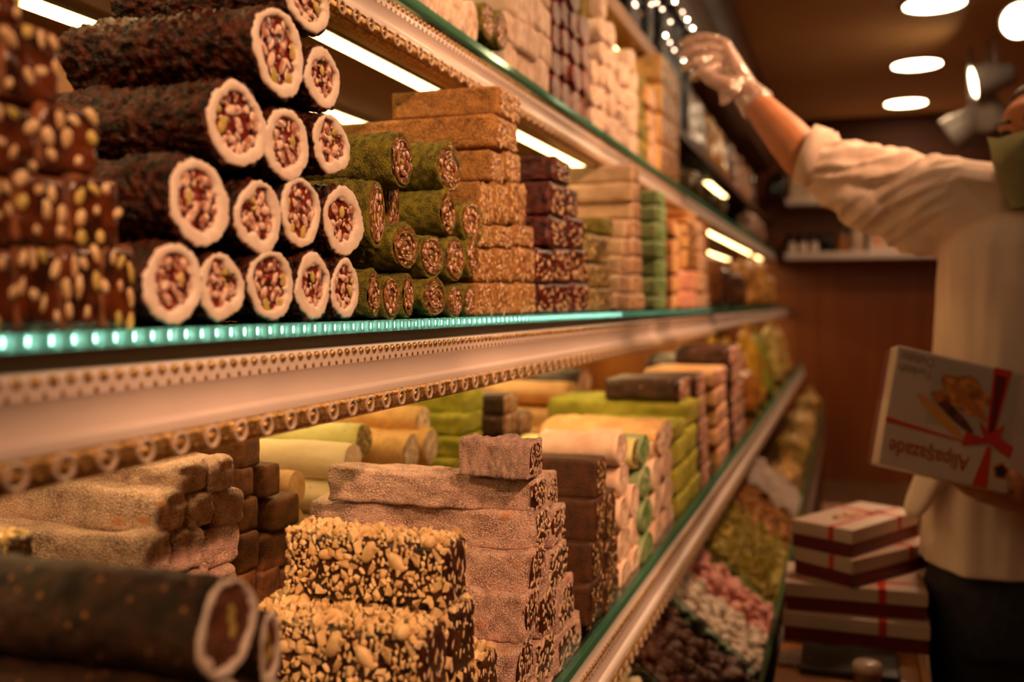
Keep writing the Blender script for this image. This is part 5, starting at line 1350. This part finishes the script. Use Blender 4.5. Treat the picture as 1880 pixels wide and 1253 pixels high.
# flap hanging to the left under the box
a0, a1 = at(1755, 800, 1.80), at(1688, 925, 1.80)
cap(bm, a0, a1, .05, .030, sq=.5); cap(bm, at(1790, 880, 1.82), at(1735, 985, 1.82), .06, .035, sq=.6)
limb(bm, [SR + RGT * .02, SR.lerp(ER, .25), SR.lerp(ER, .55), SR.lerp(ER, .80), at(1508, 296, 1.94)], [.094, .080, .060, .053, .051], 24)
cap(bm, at(1522, 330, 1.93), at(1600, 372, 1.90), .040, .055); limb(bm, [SL, EL], [.085, .064])
cap(bm, at(1540, 372, 1.92), at(1700, 420, 1.87), .020, .055)
me = voxel(bm, .0048, 4)
ax = (ER - SR).normalized()
for v in me.vertices:
    p = v.co; d = p - SR; t = d.dot(ax)
    if .05 < t < .42 and (d - ax * t).length < .14:      # gathered folds running across the sleeve
        q = (d - ax * t).normalized(); k = min(1, (t - .05) / .06)
        g = noise.noise(Vector((t * 26 + 2.2 * q.z, q.z * 1.3, q.dot(FWD) * 1.3))); g2 = noise.noise(Vector((t * 60, q.z * 2.5, 4)))
        v.co += q * (.011 * (1 - abs(g) * 2.6) + .003 * g2) * k
    elif p.z < NEC.z - .03:
        q = Vector((p.x - WAI.x, p.y - WAI.y, 0)).normalized(); a = math.atan2(q.dot(FWD), q.dot(RGT))
        g = noise.noise(Vector((math.cos(a) * 2.6, math.sin(a) * 2.6, p.z * 2.2))) + .45 * noise.noise(Vector((math.cos(a) * 6, math.sin(a) * 6, p.z * 2.6 + 4)))
        v.co += q * .020 * g * min(1, (NEC.z - .03 - p.z) / .15)
me.transform(pinv); sh = link('shirt', me, m_shirt, per)
bm = bmesh.new(); lathe(bm, [(.052, -.004), (.060, -.004), (.061, .030), (.053, .032)], 36, c=at(1505, 292, 1.94), M=(ER - SR).normalized().to_track_quat('Z', 'Y').to_matrix() @ Matrix.Diagonal((1, 1.0, 1)))
bm.transform(pinv); obj('sleeve_cuff', bm, m_shirt, sh)
# trousers
bm = bmesh.new()
lathe_rings(bm, [(HIP - UP * .18, .15, .12), (HIP - UP * .08, .15, .125), (HIP + UP * .05, .15, .12)], 30)
for s, dz in ((-1, 0), (1, .06)):
    h = HIP + RGT * s * .078 - UP * .06 + FWD * dz; k = h - UP * .38 + RGT * .02; a = Vector((k.x, k.y, .10)) + RGT * .02
    limb(bm, [h, k, a], [.094, .076, .062], 20)
me = voxel(bm, .007, 3)
for v in me.vertices: v.co += (RGT * n3(v.co, 9, 1) + FWD * n3(v.co, 9, 7)) * .006
me.transform(pinv); link('trousers', me, m_trous, per)
bm = bmesh.new()
for s, dz in ((-1, 0), (1, .06)):
    h = HIP + RGT * s * .078 - UP * .06 + FWD * dz; a = Vector((h.x, h.y, 0)) + RGT * .04
    cap(bm, a + UP * .05, a + UP * .047 - RGT * .17, .047, .043); cap(bm, a + UP * .05, a + UP * .10, .045, .045)
me = voxel(bm, .006, 3)
for v in me.vertices: v.co.z = max(v.co.z, .002)
me.transform(pinv); link('shoes', me, m_black, per)
# loose plastic glove
bm = bmesh.new(); hand(bm, .0035)
cu = (WR - ER).normalized(); cap(bm, WR - cu * .030, WR + cu * .01, .036, .030); cap(bm, P(1340, 165, 2.10), P(1330, 185, 2.10), .022, .010)
me = voxel(bm, .0036, 2)
for v in me.vertices: v.co += v.normal * (.0035 * abs(n3(v.co, 75, 1)) + .0022 * n3(v.co, 190, 4))
gm = bpy.data.materials.new('clear_plastic_film'); gm.use_nodes = True; N = gm.node_tree.nodes; L = gm.node_tree.links; N.remove(N['Principled BSDF'])
tr = N.new('ShaderNodeBsdfTransparent'); tr.inputs[0].default_value = (.95, .92, .90, 1); df = N.new('ShaderNodeBsdfDiffuse'); df.inputs[0].default_value = (.85, .72, .66, 1)
gl = N.new('ShaderNodeBsdfGlossy'); gl.inputs[1].default_value = .18
m1 = N.new('ShaderNodeMixShader'); m1.inputs[0].default_value = .38; L.new(tr.outputs[0], m1.inputs[1]); L.new(df.outputs[0], m1.inputs[2])
m2 = N.new('ShaderNodeMixShader'); m2.inputs[0].default_value = .22; L.new(m1.outputs[0], m2.inputs[1]); L.new(gl.outputs[0], m2.inputs[2]); L.new(m2.outputs[0], N['Material Output'].inputs[0])
me.transform(pinv); gv = link('plastic_glove', me, gm, per); tag(gv, 'crinkled clear plastic glove on the raised hand')
# ================================================================ gift box held in the other hand
DB = 1.60
O_ = at(1612, 852, DB); U = at(1850, 907, DB - .0) - O_; Vv = at(1649, 634, DB + .03) - O_
wB, hBx = U.length, Vv.length
ux = U.normalized(); nz = ux.cross(Vv).normalized(); vy = nz.cross(ux)
if nz.dot(ray(1740, 760)) > 0: nz = -nz
MB = Matrix((ux, vy, nz)).transposed().to_4x4(); MB.translation = O_
hb = empty('gift_box', (0, 0, 0), label='gift box with upside down red lettering held up by the person in the cream shirt', cat='gift box', group=None)
hb.matrix_world = MB
obj('box_base', BX(.002, wB - .002, .002, hBx - .002, -.055, -.028, bev=.001), m_maroon, hb, smooth=False)
lid = obj('lid', BX(0, wB, 0, hBx, -.030, 0, bev=.002), m_lid, hb, smooth=False)
def pl(name, pts, m, z=.0006, par=lid):
    bm = bmesh.new(); a = [bm.verts.new((x * wB, y * hBx, z)) for x, y in pts]; b = [bm.verts.new((x * wB, y * hBx, z - .0005)) for x, y in pts]
    bm.faces.new(a); bm.faces.new(list(reversed(b)))
    for k in range(len(pts)): bm.faces.new((a[k], b[k], b[(k + 1) % len(pts)], a[(k + 1) % len(pts)]))
    return obj(name, bm, m, par, smooth=False)
def arc(cx, cy, a, b, rot=0, n=20, wob=0):
    c, s = math.cos(rot), math.sin(rot)
    out = []
    for k in range(n):
        t = 2 * math.pi * k / n; r = 1 + wob * math.sin(5 * t); x, y = a * r * math.cos(t), b * r * math.sin(t); out.append((cx + x * c - y * s, cy + x * s + y * c))
    return out
m_or = plain('print_orange', (.50, .16, .03), .4); m_lor = plain('print_light_orange', (.62, .28, .07), .4); m_gr = plain('print_grey', (.50, .42, .36), .4)
pl('printed_panel', [(.30, .42), (.30, .97), (.97, .97), (.97, .42)], plain('print_grey_panel', (.44, .38, .31), .4), .0003)
pl('printed_wafer', arc(.40, .50, .24, .045, -.62), m_lor, .0007)
pl('printed_nuts', arc(.56, .72, .20, .15, -.3, 30, .12), m_print, .0008)
pl('printed_wafer', arc(.60, .66, .20, .04, -.62), m_or, .0010)
pl('printed_chocolate', arc(.49, .55, .22, .040, -.62), m_printd, .0012)
pl('printed_wafer', arc(.37, .655, .045, .055, -.5), m_or, .0013)
pl('ribbon', [(.0, .355), (.0, .395), (.68, .335), (.68, .325)], m_rib, .0010)
pl('ribbon', [(.755, 1.0), (.895, 1.0), (.83, .40), (.77, .40)], m_rib, .0014)
pl('ribbon', [(.775, .94), (.86, .94), (.82, .45), (.785, .45)], m_maroon, .0018)
pl('ribbon', [(.79, .34), (.825, .34), (.84, .0), (.72, .0)], m_rib, .0014)
pl('ribbon_bow', [(.80, .37), (.60, .30), (.61, .42), (.76, .40), (.70, .53), (.80, .45), (.90, .55), (.88, .43), (.99, .38), (.97, .28)], m_rib, .0022)
pl('emblem_ground', [(.86, .05), (.86, .30), (.99, .30), (.99, .05)], m_lid, .0012)
pl('emblem', arc(.92, .165, .060, .070, 0, 30, .08), m_or, .0018); pl('emblem', arc(.92, .165, .042, .050, 0, 24, .10), plain('print_black', (.03, .02, .02), .4), .0023)
def txt(body, cx, cy, size, m, rot=math.pi, name='lettering', sx=1.0):
    cu = bpy.data.curves.new('t', 'FONT'); cu.body = body; cu.size = size; cu.align_x = 'CENTER'; cu.align_y = 'CENTER'; cu.extrude = .0003; cu.offset = .0004
    o = bpy.data.objects.new('t', cu); COL.objects.link(o); bpy.context.view_layer.update()
    me = bpy.data.meshes.new_from_object(o.evaluated_get(bpy.context.evaluated_depsgraph_get())); bpy.data.objects.remove(o, do_unlink=True)
    me.transform(Matrix.Translation((cx * wB, cy * hBx, .0008)) @ Matrix.Rotation(rot, 4, 'Z') @ Matrix.Diagonal((sx, 1, 1, 1)))
    me.materials.clear(); return link(name, me, m, lid)
txt('Alipaşazade', .365, .165, .036, m_text, sx=.78)
txt('1920', .37, .285, .014, m_textg) if False else None
txt('Delight', .165, .925, .021, m_textg, sx=.9); txt('Turkish', .165, .825, .021, m_textg, sx=.9)
# ================================================================ remove the prototypes
for ps in PROTO.values():
    for o in ps: hide_tree(o)
